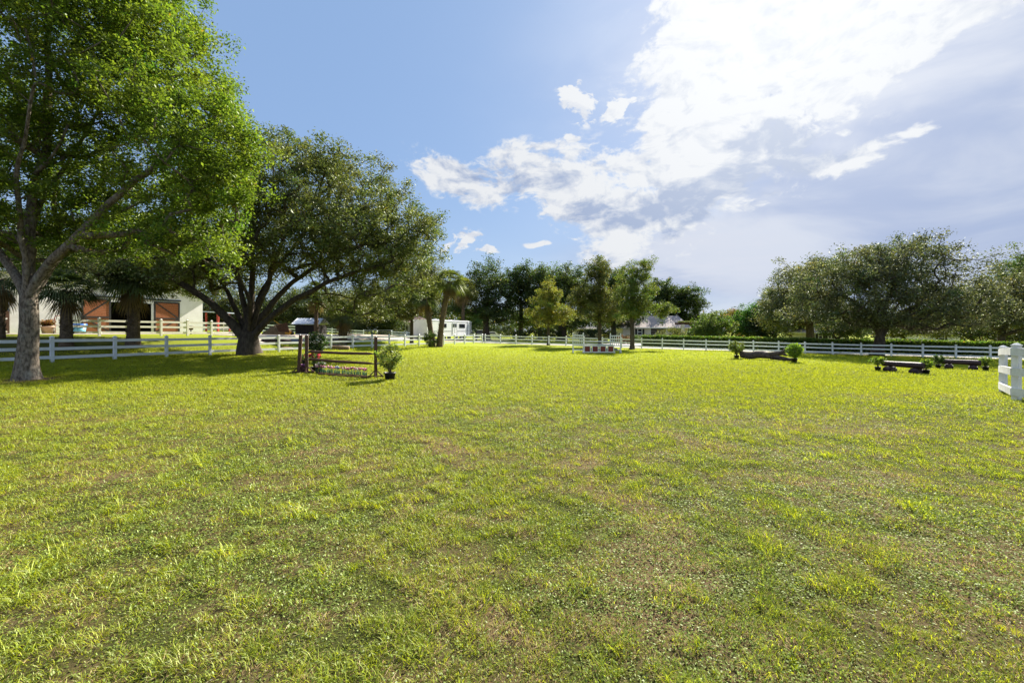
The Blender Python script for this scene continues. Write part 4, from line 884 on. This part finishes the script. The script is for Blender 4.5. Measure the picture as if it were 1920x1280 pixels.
bar((xl, yy-.08, wl[2]+1.12), (xr, yy-.08, wr[2]+1.12), 'top white pole of the white show jump', .055, 'white')
bar((xl, yy+.10, wl[2]+.86), (xr, yy+.10, wr[2]+.84), 'second white pole of the white show jump', .055, 'white')
def panel():
    w = (xr-xl)+.05; h = .66; o = ((xl+xr)/2, yy-.22, (wl[2]+wr[2])/2+.10); r = empty('show_jump_gate', o, 'white framed panel with four brick red squares under the white poles', 'jump panel')
    for z in (.045, h-.045):
        mb = MB(); mb.box((0, 0, z), (w, .06, .09)); mb.build('frame_rail', M['white'], r)
    s = w/4
    for k in range(4):
        cx = -w/2+s*(k+.5)
        mb = MB(); mb.box((cx, .004, h/2), (s*.66, .03, h-.184)); mb.build('red_square', M['redboard'], r)
        for e in (-1, 1):
            mb = MB(); mb.box((cx+e*(s*.33+.035), -.004, h/2), (.07, .07, h-.184)); mb.build('upright', M['white'], r)
panel()
mb = MB(); mb.box((0, 0, .06), (2.3, .9, .12), .03); mb.box((.05, .02, .15), (2.1, .7, .05), .05)
tag(mb.build('plank_stack', M['bag'], None, ((xl+xr)/2+.75, yy+1.0, gzf(xr, yy+1)+.30)), 'grey blue board lying behind the white show jump', 'board')
mb = MB(); 
for x in (-.9, .9): mb.box((x, 0, .15), (.1, .6, .3))
tag(mb.build('sawhorse', M['white'], None, ((xl+xr)/2+.75, yy+1.0, gzf(xr, yy+1))), 'low white supports under the grey blue board', 'support')

# log jumps
def log_jump(pa, pb, label, r=.17):
    a, b = G(*pa), G(*pb); L = np.linalg.norm((b-a)[:2]); rz = math.atan2(b[1]-a[1], b[0]-a[0]); c = (a+b)/2
    root = empty('log_jump', (c[0], c[1], gzf(c[0], c[1])), label, 'log jump', 'dark log jumps', rz)
    root.rotation_euler = (0, -math.atan2(b[2]-a[2], L), rz)
    mb = MB(); xs = np.linspace(-L/2-.12, L/2+.12, 14); mb.tube([(x, 0, .30+r) for x in xs], [r*(.97+.05*math.sin(3*x)) for x in xs], 16, True, .02, 4); mb.build('log', M['log'], root)
    mb = MB()
    for e in (-1, 1): mb.tube([(e*(L/2+.121), 0, .30+r), (e*(L/2+.128), 0, .30+r)], r*.9, 16, smooth=False)
    mb.build('end_face', M['log'], root)
    for e in (-1, 1):
        mb = MB(); x = e*(L/2-.22)
        mb.tube([(x, -.36, .165), (x, .36, .165)], .16, 12, True, .03, 8); mb.box((x, 0, .11), (.42, .62, .2)); mb.box((x, 0, .24), (.30, .5, .12)); mb.build('support', M['log'], root)
log_jump((1660, 696), (1727, 701.5), 'nearer dark log jump on two block supports, left of the pair')
log_jump((1770, 690.5), (1834, 694), 'farther dark log jump on two block supports, right of the pair')
YG = (.13, .20, .03); YT = (.24, .30, .05)
for px, py, lab, R, sd, pr in ((1646, 695.5, 'bright leafy potted plant at the left end of the nearer log jump', (.36, .3, .30), 11, .15), (1737, 701.5, 'bright potted plant at the right end of the nearer log jump', (.30, .26, .26), 12, .15),
        (1759, 690.5, 'dark potted plant at the left end of the farther log jump', (.34, .28, .30), 13, .14), (1848, 694.5, 'small potted plant at the right end of the farther log jump', (.32, .28, .26), 14, .16)):
    potted(G(px, py), lab, pr, .26, R, .06, YG if sd != 13 else (.06, .10, .025), sd, 34, 18, .10, .12, group='potted plants by the log jumps', tip=YT if sd != 13 else None, stems=5)
# fallen trunk jump
def fallen():
    a = G(1388, 672.5); b = G(1487, 678); root = empty('fallen_trunk', a, 'forked dead tree trunk lying between two potted bushes', 'fallen trunk'); d = b-a; L = np.linalg.norm(d)
    P = lambda t, z, o=0.0: (d[0]*t, d[1]*t+o, d[2]*t+z)
    mb = MB(); mb.tube([P(0, .34), P(.03, .36), P(.12, .30), P(.22, .30), P(.33, .40), P(.44, .42), P(.56, .36), P(.66, .30)], [.24, .27, .26, .27, .28, .27, .22, .17], 14, True, .08, 5); mb.build('trunk', M['deadwood'], root)
    mb = MB(); mb.tube([P(.46, .40), P(.58, .44), P(.70, .55), P(.80, .62), P(.86, .86), P(.92, 1.0)], [.22, .20, .18, .17, .13, .04], 12, True, .10, 6); mb.build('limb', M['deadwood'], root)
    mb = MB(); mb.tube([P(.60, .30), P(.72, .24, -.2), P(.85, .16, -.3), P(.98, .09, -.4)], [.19, .16, .14, .10], 12, True, .10, 7); mb.build('limb', M['deadwood'], root)
    mb = MB(); mb.tube([P(.79, .60), P(.86, .50), P(.90, .46)], [.15, .11, .07], 10, True, .10, 8); mb.build('branch_stub', M['deadwood'], root)
fallen()
potted(G(1381, 672.5), 'bush in a dark pot at the thick end of the fallen trunk', .20, .30, (.62, .5, .52), .10, (.12, .16, .035), 21, 90, 24, .10, .16, tip=(.20, .24, .05), group='potted bushes by the fallen trunk', stems=8)
potted(G(1489, 679.5), 'dense bright green bush in a dark pot at the forked end of the fallen trunk', .22, .32, (.58, .5, .54), .02, (.14, .24, .03), 22, 120, 28, .11, .17, tip=(.26, .36, .05), group='potted bushes by the fallen trunk', stems=8)

# ------------------------------------------------------------------ barn
def barn():
    # the facade runs parallel to the left fence, so it recedes towards the right of the photograph
    R0 = np.array((-35.2, 43.5)); Z1 = ZZ(624.6, 43.5)
    def along(px):
        k = (px-CX)/F; return float((k*R0[1]-R0[0])/(UA[0]-k*UA[1]))
    s0, s1 = along(75)-9.0, along(380); O = R0+UA*s0; x0 = O[0]; z0 = Z1
    def X(px): return along(px)-s0
    def Z(py): return ZZ(py, 43.5)-z0
    r = empty('barn', (O[0], O[1], z0), 'cream stucco horse barn with orange brown sliding doors', 'barn', None, math.atan2(UA[1], UA[0])); Wd = s1-s0; D = 12; 
    # front wall built around its openings: stable bay far left, door bay in the middle
    op = [(X(18)-2.6, X(18), 0, Z(561)), (X(205), X(287), 0, Z(566))]; mb = MB(); xs = 0.0; H = Z(556)
    for a, b, _, h in op: mb.box(((xs+a)/2, .15, H/2-.3), (a-xs, .3, H+.6)); mb.box(((a+b)/2, .15, (h+H)/2), (b-a, .3, H-h)); xs = b
    mb.box(((xs+Wd)/2, .15, H/2-.3), (Wd-xs, .3, H+.6))
    ap = (X(215), H+2.3); mb.add([(0, .0, H), (Wd, .0, H), (ap[0], .0, ap[1]), (0, .3, H), (Wd, .3, H), (ap[0], .3, ap[1])], [(0, 1, 2), (5, 4, 3), (0, 2, 5, 3), (2, 1, 4, 5), (1, 0, 3, 4)])
    mb.box((.15, D/2+.15, H/2-.3), (.3, D-.3, H+.6)); mb.box((Wd-.15, D/2+.15, H/2-.3), (.3, D-.3, H+.6)); mb.box((Wd/2, D+.15, H/2-.3), (Wd, .3, H+.6)); mb.build('wall', M['stucco'], r)
    mb = MB(); mb.box((Wd/2, D/2, .01), (Wd-.7, D-.7, .04)); mb.build('barn_floor', M['concrete'], r)
    mb = MB(); mb.box((Wd/2, 5.0, H/2), (Wd-.7, .2, H-.1)); mb.build('inner_wall', M['inside'], r)  # near-black colour puts the gloom behind the doorways into this wall
    for s in (-1, 1):
        mb = MB(); e = (-.5 if s < 0 else Wd+.5); zE = H-.12
        mb.add([(e, -.5, zE), (ap[0], -.5, ap[1]+.12), (ap[0], D+.5, ap[1]+.12), (e, D+.5, zE), (e, -.5, zE+.10), (ap[0], -.5, ap[1]+.22), (ap[0], D+.5, ap[1]+.22), (e, D+.5, zE+.10)],
               [(0, 1, 2, 3), (7, 6, 5, 4), (0, 4, 5, 1), (1, 5, 6, 2), (2, 6, 7, 3), (3, 7, 4, 0)]); mb.build('roof', M['tin'], r)
    for a, b, sgn in ((152, 207, 1), (288, 336, -1)):
        xa, xb, h = X(a), X(b), Z(567); w = xb-xa; d = empty_part('sliding_door', r, ((xa+xb)/2, -.06, .04))
        mb = MB(); n = 16
        for k in range(n): mb.box((0, 0, h*(k+.5)/n), (w-.24, .05, h/n-.012))
        mb.build('boards', M['orange'], d)
        mb = MB(); f = .13
        for sx in (-1, 1): mb.box((sx*(w/2-f/2), -.01, h/2), (f, .09, h))
        for z in (f/2, h*.46, h-f/2): mb.box((0, -.012, z), (w-2*f-.004, .09, f))
        mb.beam((-sgn*(w/2-f), -.05, h*.46+.05), (sgn*(w/2-f), -.05, h-f), .03, .11); mb.beam((-sgn*(w/2-f), -.05, h*.46-.05), (sgn*(w/2-f), -.05, f), .03, .11); mb.build('door_frame', M['black'], d)
    mb = MB(); mb.box((X(246), -.06, Z(563)), (X(348)-X(148), .07, .14)); mb.build('door_track', M['black'], r)
    mb = MB(); mb.box((X(246), -.03, Z(569)), (X(290)-X(203), .05, .2)); mb.build('door_header', M['white'], r)
    mb = MB(); mb.box((X(285.5), -.03, Z(571)/2), (.2, .05, Z(571))); mb.build('door_post', M['white'], r)
    xa, xb = X(18)-2.5, X(18)-.05; d = empty_part('stable_door', r, ((xa+xb)/2, -.05, .05)); w = xb-xa; h = Z(592)
    mb = MB(); mb.box((0, 0, h/2), (w, .06, h)); mb.build('leaf', M['brown'], d)
    mb = MB(); mb.beam((-w/2+.1, -.05, .1), (w/2-.1, -.05, h-.6), .03, .10); mb.beam((-w/2+.1, -.054, h-.6), (w/2-.1, -.054, .1), .03, .10); mb.build('cross_brace', M['cream'], d)
    mb = MB(); mb.lathe([(.0, 0), (.10, .02), (.12, .12), (.06, .3)], (X(322), -.2, Z(563)+.25), 8); mb.build('barn_lamp', M['black'], r)
    mb = MB(); mb.tube([(X(322), -.2, Z(563)+.55), (X(322), .0, Z(563)+.75)], .02, 6); mb.build('lamp_arm', M['black'], r)
def empty_part(name, parent, loc):
    o = bpy.data.objects.new(name, None); C.objects.link(o); o.parent = parent; o.location = loc; return o
barn()
# things by the barn
def shed_roof_beyond():
    x0, x1 = W(384, 58), W(408, 58); Yb = 58; z = gzf(x0, Yb); r = empty('open_shelter', (x0, Yb, z), 'small open shelter with metal roof just right of the barn corner', 'shelter')
    mb = MB(); mb.box(((x1-x0)/2+.2, 1.2, ZZ(585, Yb)-z), (x1-x0+1.4, 3.2, .12), ry=.05); mb.build('roof', M['tin'], r)
    for x, y in ((.2, 0), (x1-x0, 0), (.2, 2.4), (x1-x0, 2.4)):
        mb = MB(); h = ZZ(586, Yb)-z; mb.box((x, y, h/2), (.16, .16, h)); mb.build('post', M['red'], r)
shed_roof_beyond()
def by_barn(px, off):
    k = (px-CX)/F; R = np.array((-35.2, 43.5))-NA*off; s_ = (k*R[1]-R[0])/(UA[0]-k*UA[1]); return R+UA*s_
potted(tuple(by_barn(89, 1.0)), 'terracotta pot with a reddish plant against the cream barn wall', .40, .62, (.42, .4, .28), -.02, (.16, .09, .035), 31, 30, 22, .16, .16, potmat='terracotta', tip=(.28, .10, .04), stems=5)
def handtruck():
    x, yb = by_barn(110, 1.0); r = empty('hand_truck', (x, yb, gzf(x, yb)), 'red hand truck leaning at the barn wall beside the terracotta pot', 'hand truck', None, 1.0)
    mb = MB(); mb.tube([(-.22, -.15, .08), (-.22, .1, 1.35), (-.1, .16, 1.5), (.1, .16, 1.5), (.22, .1, 1.35), (.22, -.15, .08)], .025, 6); mb.tube([(-.22, 0, .7), (.22, 0, .7)], .02, 6); mb.build('frame', M['red'], r)
    mb = MB(); mb.box((0, -.32, .05), (.5, .35, .02)); mb.build('toe_plate', M['galv'], r)
    for e in (-1, 1):
        mb = MB(); mb.tube([(e*.26, 0, .14), (e*.34, 0, .14)], .14, 14); mb.build('wheel', M['rubber'], r)
handtruck()
def tub():
    x, yb = by_barn(147.5, 2.2); r = empty('water_tub', (x, yb, gzf(x, yb)), 'blue rimmed plastic tub behind the cream fence', 'tub')
    mb = MB(); mb.lathe([(0, .0), (.40, 0), (.46, .55), (.44, .55), (.38, .03)], n=20); mb.build('tub', M['teal'], r)
    mb = MB(); mb.lathe([(.475, .56), (.53, .60), (.53, .84), (.49, .86), (.46, .60)], n=20); mb.build('tub_rim', M['blue'], r)
tub()
def manure_bin():
    x, yb = by_barn(358, 6.5); r = empty('bucket', (x, yb, gzf(x, yb)), 'small dark red bucket behind the cream fence near the barn corner', 'bucket')
    mb = MB(); mb.lathe([(0, .42), (.16, .42), (.24, .78), (.22, .78), (.14, .45)], n=14); mb.build('bucket', M['brown'], r); mb = MB(); mb.tube([(0, 0, 0), (0, 0, .42)], .05, 6); mb.build('stand', M['black'], r)
manure_bin()

# ------------------------------------------------------------------ shed, mulch, loader, logs
def shed():
    Yb = 50.0; x0, x1 = W(552.5, Yb), W(598, Yb); z = gzf((x0+x1)/2, Yb)-.05; r = empty('shed', ((x0+x1)/2, Yb, z), 'dark brown shed with a blue grey metal roof', 'shed'); w = x1-x0; h = ZZ(608.5, Yb)-z; D = 2.2
    mb = MB(); n = 14
    for k in range(n): mb.box((-w/2+.06+(w-.12)*(k+.5)/n, 0, h/2), ((w-.12)/n-.02, .05, h))
    for k in range(10):
        for sx in (-1, 1): mb.box((sx*(w/2-.07), .03+D*(k+.5)/10, h/2), (.05, D/10-.02, h))
    mb.box((0, D/2+.03, h/2), (w-.2, D-.05, h-.02)); mb.box((0, D+.06, h/2), (w-.14, .05, h)); mb.build('wall', M['inside'], r)
    rz_ = ZZ(601, Yb)-z; th = .06
    for k, (a, b) in enumerate(((-w/2-.18, -.03), (.03, w/2+.18))):
        mb = MB(); mb.add([(a, -.3, h+.02), (b, -.3, h+.02), (b, D*.5, rz_+.25), (a, D*.5, rz_+.25), (a, -.3, h+.02+th), (b, -.3, h+.02+th), (b, D*.5, rz_+.25+th), (a, D*.5, rz_+.25+th)], [(3, 2, 1, 0), (4, 5, 6, 7), (0, 1, 5, 4), (1, 2, 6, 5), (2, 3, 7, 6), (3, 0, 4, 7)])
        for m_ in range(5):
            x = a+(b-a)*(m_+.5)/5; mb.beam((x, -.3, h+.03+th), (x, D*.5, rz_+.26+th), .03, .03)
        mb.add([(a, D*.5+.004, rz_+.25), (b, D*.5+.004, rz_+.25), (b, D+.3, h+.02), (a, D+.3, h+.02), (a, D*.5+.004, rz_+.25+th), (b, D*.5+.004, rz_+.25+th), (b, D+.3, h+.02+th), (a, D+.3, h+.02+th)], [(3, 2, 1, 0), (4, 5, 6, 7), (0, 1, 5, 4), (1, 2, 6, 5), (2, 3, 7, 6), (3, 0, 4, 7)]); mb.build('roof_panel', M['tin'], r)
    mb = MB()
    for x in (-w/2-.2, 0): mb.beam((x, -.31, h+.07), (x, D*.5, rz_+.30), .06, .10)
    mb.build('roof_trim', M['white'], r)
shed()
def heap(name, label, cat, c, R, mat, seed):
    g = np.random.default_rng(seed); n = 26; m_ = 9; vs = []; z0 = gzf(c[0], c[1])
    for i in range(m_+1):
        for k in range(n):
            t = i/m_; a = 2*PI*k/n; q = t*(1+.14*math.sin(3*a+seed)+.08*g.random()); x, y = R[0]*q*math.cos(a), R[1]*q*math.sin(a)
            vs.append((x, y, R[2]*max(0, 1-t**1.7)*(1+.12*math.sin(5*a+2*i))+.05*g.random()*(t < 1)-.08*(t == 1)+gzf(c[0]+x, c[1]+y)-z0))
    fs = [(i*n+k, (i+1)*n+k, (i+1)*n+(k+1) % n, i*n+(k+1) % n) for i in range(m_) for k in range(n)]
    o = MB().add(vs, fs, True).build(name, M[mat], None, (c[0], c[1], z0)); return tag(o, label, cat)
heap('mulch_pile', 'brown heap of mulch and clippings left of the shed', 'mulch pile', (W(525, 44), 44), (1.55, 1.2, 1.05), 'mulch', 3)
heap('tarp_bundle', 'dark blue grey tarpaulin bundle low behind the fence left of the shed', 'tarpaulin', (W(548, 39), 39.3), (1.1, .7, .38), 'bag', 5)
def wheelbarrow():
    c = (W(540, 43), 42.3); r = empty('wheelbarrow', (c[0], c[1], gzf(*c)+.03), 'upended yellow and brown wheelbarrow in front of the mulch pile', 'wheelbarrow', None, .5)
    mb = MB(); mb.add([(-.5, -.3, .35), (.45, -.3, .25), (.45, .3, .25), (-.5, .3, .35), (-.75, -.42, .95), (.25, -.42, 1.25), (.25, .42, 1.25), (-.75, .42, .95)], [(3, 2, 1, 0), (0, 1, 5, 4), (1, 2, 6, 5), (2, 3, 7, 6), (3, 0, 4, 7)]); mb.build('tray', M['brown'], r)
    mb = MB(); mb.beam((-.9, -.25, 1.45), (.65, -.12, .2), .05, .06); mb.beam((-.9, .25, 1.45), (.65, .12, .2), .05, .06); mb.box((.3, 0, .22), (.5, .4, .25)); mb.build('frame', M['yellow'], r)
    mb = MB(); mb.tube([(.68, -.06, .2), (.68, .06, .2)], .2, 14); mb.build('wheel', M['rubber'], r)
wheelbarrow()
for k, (px, py, L, rr, a, m_, lab) in enumerate(((640, 643, 2.6, .22, .05, 'log', 'dark long log on the drive edge near the stout palm'), (628, 650, 2.3, .17, -.08, 'bark', 'weathered log lying behind the fence below the dark long log'),
        (622, 655.5, 3.0, .20, .04, 'cut', 'reddish debarked log nearest the fence, right of the white flowered shrub'), (518, 645, 2.4, .26, 0, 'log', 'dark log beneath the mulch pile behind the fence'), (538, 657, 1.0, .16, .4, 'terracotta', 'short orange log end behind the fence by the leaning jump post'))):
    p = G(px, py); mb = MB(); mb.tube([(-L/2, 0, rr*.8), (-L/6, .03, rr*.85), (L/5, -.02, rr*.8), (L/2, 0, rr*.7)], [rr, rr*1.05, rr*.95, rr*.85], 10, True, .07, k)
    o = mb.build('log', M[m_], None, p); o.rotation_euler = (0, 0, a); tag(o, lab, 'log', 'logs lying behind the left fence')

# ------------------------------------------------------------------ horse trailer
def trailer():
    a = np.array((W(801, 57.5), 57.5)); b = np.array((W(881, 68.5), 68.5)); L = np.linalg.norm(b-a); rz = math.atan2(b[1]-a[1], b[0]-a[0]); z = gzf(*((a+b)/2))+.03
    r = empty('horse_trailer', (a[0], a[1], z), 'long white horse trailer parked beyond the corner of the field', 'trailer', None, rz); D = 2.4; z0, z1 = .62, 3.02
    mb = MB(); R = .16; prof = [(0, z0), (0, z1-R), (R*.3, z1-R*.3), (R, z1), (D-R, z1), (D-R*.3, z1-R*.3), (D, z1-R), (D, z0)]
    for i, ex in ((0, 0), (1, L)): mb.v += [(ex-(0), y, zz) for y, zz in prof]
    n = len(prof); mb.f += [tuple(range(n)), tuple(range(2*n-1, n-1, -1))]+[(i, n+i, n+(i+1) % n, (i+1) % n) for i in range(n)]; mb.sm += [False]*(n+2); mb.build('body', M['trailer'], r)
    def boxp(name, c, d, m_, par=r): mbx = MB(); mbx.box(c, d); return mbx.build(name, M[m_], par)
    boxp('roof_trim', (L/2, -.012, z1-.14), (L+.04, .03, .05), 'galv'); boxp('lower_trim', (L/2, -.012, 1.45), (L+.04, .03, .04), 'galv')
    dr_ = boxp('side_door', (L*.60, -.02, 1.72), (1.25, .03, 1.95), 'trailer')
    for x in (L*.60-.29, L*.60+.29): boxp('window', (x, -.045, 2.28), (.34, .03, .50), 'glass', dr_)
    mbx = MB()
    for x in (L*.60-.625, L*.60, L*.60+.625): mbx.box((x, -.04, 1.72), (.03, .02, 1.95))
    mbx.build('door_seam', M['galv'], dr_)
    boxp('window', (L*.79, -.02, 2.22), (1.75, .03, .58), 'glass'); boxp('window', (L*.36, -.02, 2.22), (1.15, .03, .55), 'glass')
    boxp('rear_post', (L*.93, -.02, 1.85), (.05, .03, 2.2), 'black')
    boxp('corner_post', (L-.03, -.015, 1.82), (.07, .04, 2.3), 'galv')
    w = boxp('wheel_arch', (L*.72, -.03, .72), (2.4, .10, .14), 'galv')
    for x in (L*.66, L*.78):
        q = empty_part('wheel', r, (x, .12, .36)); mbx = MB(); mbx.tube([(0, -.13, 0), (0, .13, 0)], .36, 20); mbx.build('tyre', M['rubber'], q); mbx = MB(); mbx.tube([(0, -.15, 0), (0, -.12, 0)], .2, 14); mbx.build('rim', M['galv'], q)
        q = empty_part('wheel', r, (x, D-.12, .36)); mbx = MB(); mbx.tube([(0, -.13, 0), (0, .13, 0)], .36, 20); mbx.build('tyre', M['rubber'], q)
    mbx = MB(); mbx.beam((0, D/2, .7), (-1.6, D/2, .6), .14, .14); mbx.beam((-.6, D/2, .6), (-.6, D/2, .0), .10, .10); mbx.build('hitch', M['black'], r)
    boxp('roof_vent', (L*.3, D*.5, z1+.06), (.5, .5, .12), 'white'); boxp('roof_vent', (L*.66, D*.5, z1+.06), (.5, .5, .12), 'white')
    boxp('ladder', (L+.03, -.0, 2.0), (.04, .5, 1.9), 'galv')
trailer()
# ------------------------------------------------------------------ cars in the far drive
def car(px, Y, rz, label, m_, L=4.6, Wd=1.8, H=1.5, grp='cars parked behind the back trees', van=False):
    x = W(px, Y); r = empty('parked_car', (x, Y, gzf(x, Y)), label, 'car', grp, rz)
    if van: prof = [(-L/2, .35), (-L/2, 1.25), (-L/2+.1, H), (L*.18, H), (L*.32, .98), (L/2-.05, .88), (L/2, .35)]
    else: prof = [(-L/2, .35), (-L/2, .85), (-L*.36, .95), (-L*.25, H), (L*.10, H), (L*.25, .95), (L/2-.08, .80), (L/2, .35)]
    n = len(prof); mb = MB(); vs = [(a, -Wd/2, z) for a, z in prof]+[(a, Wd/2, z) for a, z in prof]
    mb.add(vs, [tuple(range(n)), tuple(range(2*n-1, n-1, -1))]+[(i, n+i, n+(i+1) % n, (i+1) % n) for i in range(n)]); mb.build('body', M[m_], r)
    for s in (-1, 1):
        mb = MB(); a0, a1 = (-L*.42, L*.16) if van else (-L*.24, L*.09); mb.add([(a0-.12, s*(Wd/2+.006), 1.0), (a1+.3, s*(Wd/2+.006), 1.0), (a1, s*(Wd/2+.006), H-.12), (a0+.02, s*(Wd/2+.006), H-.12)], [(0, 1, 2, 3) if s < 0 else (3, 2, 1, 0)]); mb.build('window', M['glass'], r)
        for xw in (-L*.31, L*.31):
            q = empty_part('wheel', r, (xw, s*(Wd/2-.08), .34)); mb = MB(); mb.tube([(0, -.11, 0), (0, .11, 0)], .34, 18); mb.build('tyre', M['rubber'], q); mb = MB(); mb.tube([(0, s*.112, 0), (0, s*.125, 0)], .2, 12); mb.build('rim', M['galv'], q)
        mb = MB(); mb.box((L/2-.03, s*Wd*.36, .68), (.08, .32, .14)); mb.build('headlight', M['white'], r)
    mb = MB(); xa, za = (L*.18+.02, H-.06) if van else (L*.10+.02, H-.05); xb, zb = (L*.32, 1.02) if van else (L*.25, .99)
    mb.add([(xa, -Wd*.42, za), (xa, Wd*.42, za), (xb+.02, Wd*.42, zb), (xb+.02, -Wd*.42, zb)], [(0, 3, 2, 1)]); mb.build('windscreen', M['glass'], r)
car(884, 92, .1, 'silver car just right of the horse trailer under the trees', 'carpaint', H=1.55)
car(903, 94, .2, 'white van between the trailer and the tall dark tree trunk', 'trailer', L=4.9, H=1.9, van=True)
car(924, 96, .1, 'white car half hidden right of the tall dark tree trunk', 'trailer')
car(786, 86, 0, 'dark blue car under the carport of the tiled roof house', 'darkpaint')

# ------------------------------------------------------------------ houses
def gable_house(name, label, px0, px1, Y, pe, pr, D, wallm, roofm, windows=(), doors=(), columns=(), hip=1.5, over=.5):
    x0, x1 = W(px0, Y), W(px1, Y); z = min(gzf(x0, Y), gzf(x1, Y))-.1; w = x1-x0; h = ZZ(pe, Y)-z; hr = ZZ(pr, Y+D/2)-z
    r = empty(name, (x0, Y, z), label, 'house'); mb = MB(); mb.box((w/2, D/2, h/2), (w, D, h)); mb.build('wall', M[wallm], r)
    e = over; mb = MB(); vs = [(-e, -e, h), (w+e, -e, h), (w+e, D+e, h), (-e, D+e, h), (hip, D/2, hr), (w-hip, D/2, hr), (-e, -e, h-.15), (w+e, -e, h-.15), (w+e, D+e, h-.15), (-e, D+e, h-.15)]
    mb.add(vs, [(0, 1, 5, 4), (1, 2, 5), (2, 3, 4, 5), (3, 0, 4), (9, 8, 7, 6)]); mb.build('roof', M[roofm], r)
    mb = MB()
    mb.box((w/2, -e, h-.075), (w+2*e, .03, .2)); mb.box((-e, D/2, h-.075), (.03, D+2*e-.04, .2)); mb.box((w+e, D/2, h-.075), (.03, D+2*e-.04, .2)); mb.build('fascia', M['white'], r)
    def wx(p): return W(p, Y)-x0
    def wz(p): return ZZ(p, Y)-z
    for a, b, t, u in windows:
        q = empty_part('window', r, ((wx(a)+wx(b))/2, -.02, (wz(t)+wz(u))/2)); ww = wx(b)-wx(a); hh = wz(t)-wz(u)
        mb = MB(); mb.box((0, 0, 0), (ww, .04, hh)); mb.build('pane', M['glass'], q); mb = MB()
        for sx in (-1, 1): mb.box((sx*(ww/2+.06), -.02, 0), (.12, .08, hh+.2))
        for sz in (-1, 0, 1): mb.box((0, -.022, sz*(hh/2+.05)), (ww-.01, .08, .10))
        mb.build('frame', M['white'], q)
        for sx in (-1, 1): mb = MB(); mb.box((sx*(ww/2+.34), -.02, 0), (.40, .05, hh+.1)); mb.build('shutter', M['shutter'], q)
    for a, b, t in doors:
        q = empty_part('garage_door', r, ((wx(a)+wx(b))/2, -.02, 0)); ww = wx(b)-wx(a); hh = wz(t); mb = MB()
        for k in range(5): mb.box((0, 0, hh*(k+.5)/5), (ww, .05, hh/5-.03))
        mb.build('panel', M['garage'], q); mb = MB(); 
        for sx in (-1, 1): mb.box((sx*(ww/2+.08), -.02, hh/2), (.14, .08, hh))
        mb.build('frame', M['white'], q)
    for p in columns: mb = MB(); mb.box((wx(p), -e*.7, h/2-.1), (.35, .35, h-.1)); mb.build('column', M[wallm], r)
    return r
gable_house('house', 'single storey beige house with two dark garage doors, right of the pines', 1168, 1290, 84, 614, 592, 9, 'housewall', 'shingle', [(1196, 1203, 617, 627)], [(1220, 1248, 614.6), (1259, 1278, 614.6)], hip=.2)
def pergola():
    Y = 80; x = W(1292, Y); z = gzf(x, Y); r = empty('pergola', (x, Y, z), 'vine covered pergola at the right corner of the beige house', 'pergola'); h = ZZ(608, Y)-z
    mb = MB(); mb.box((-1.2, 0, h/2), (.5, .5, h)); mb.build('column', M['housewall'], r); mb = MB(); mb.box((1.2, 0, h/2), (.25, .25, h)); mb.build('post', M['brown'], r)
    mb = MB(); mb.box((0, 0, h+.1), (3.8, .12, .25)); mb.box((0, 2, h+.1), (3.8, .12, .25))
    for k in range(8): mb.box((-1.7+k*.48, 1, h+.32), (.10, 3, .14))
    mb.build('beams', M['brown'], r); g = np.random.default_rng(4); cc = np.stack((g.uniform(-1.9, 1.9, 60), g.uniform(-.3, 2.2, 60), h+.4+.15*g.random(60)), -1)
    v, q, k = leaf_cloud(cc, np.full(60, .3), 40, .14, (.09, .11, .035), g); np_mesh('vine', v, quads=q, mat=M['leaf'], parent=r, col=k)
pergola()
gable_house('house', 'pink tiled roof house with a columned carport behind the horse trailer', 735, 802, 92, 604, 592, 10, 'housewall', 'tile', [(752, 760, 608, 620)], [], (772, 790), hip=3)
gable_house('house', 'white walled house half hidden by oaks beyond the long hedge', 1527, 1572, 76, 623, 612, 8, 'white', 'shingle', [(1535, 1541, 624, 634), (1553, 1558, 624, 634)], [], hip=2)
gable_house('house', 'low pale house behind the crown of the large right-hand oak', 1738, 1800, 78, 625, 618, 8, 'white', 'shingle', [(1760, 1770, 628, 638)], [], hip=2)
gable_house('house', 'shaded low house behind the dark back row of trees', 1085, 1130, 104, 616, 613, 8, 'housewall', 'inside', [(1105, 1112, 616, 626)], [], hip=2)  # shade of the trees is put into the near-black roof colour
# utility pole by the house and a mailbox post at the drive
def pole_():
    Y = 100; x = W(1318, Y); z = gzf(x, Y); r = empty('utility_pole', (x, Y, z), 'thin utility pole between the pine and the rounded tree', 'utility pole'); h = ZZ(589, Y)-z
    mb = MB(); mb.tube([(0, 0, 0), (0, 0, h)], [.15, .10], 8); mb.build('pole', M['deadwood'], r); mb = MB(); mb.box((0, 0, h-.5), (1.8, .10, .12)); mb.build('crossarm', M['deadwood'], r)
pole_()

# ------------------------------------------------------------------ far woodland closing the horizon
def far_woods():
    g = np.random.default_rng(123); n = 5200; a = np.radians(g.uniform(-78, 78, n)); R = g.uniform(118, 150, n)
    x, y = R*np.sin(a)*1.15, R*np.cos(a); top = 4.5+4.0*fbm(a*60, a*0, .18, 4, 71)*1.3; z = g.random(n)**.8*top
    cc = np.stack((x, y, gz(x, y)+z), -1)
    v, q, k = leaf_cloud(cc, np.full(n, 1.5), 26, .75, (.045, .062, .022), g, .8, .4, .35)
    tag(np_mesh('far_woods', v, quads=q, mat=M['leaf'], col=k), 'dark low belt of distant woodland along the horizon behind all the trees', 'woodland', kind='stuff')
far_woods()
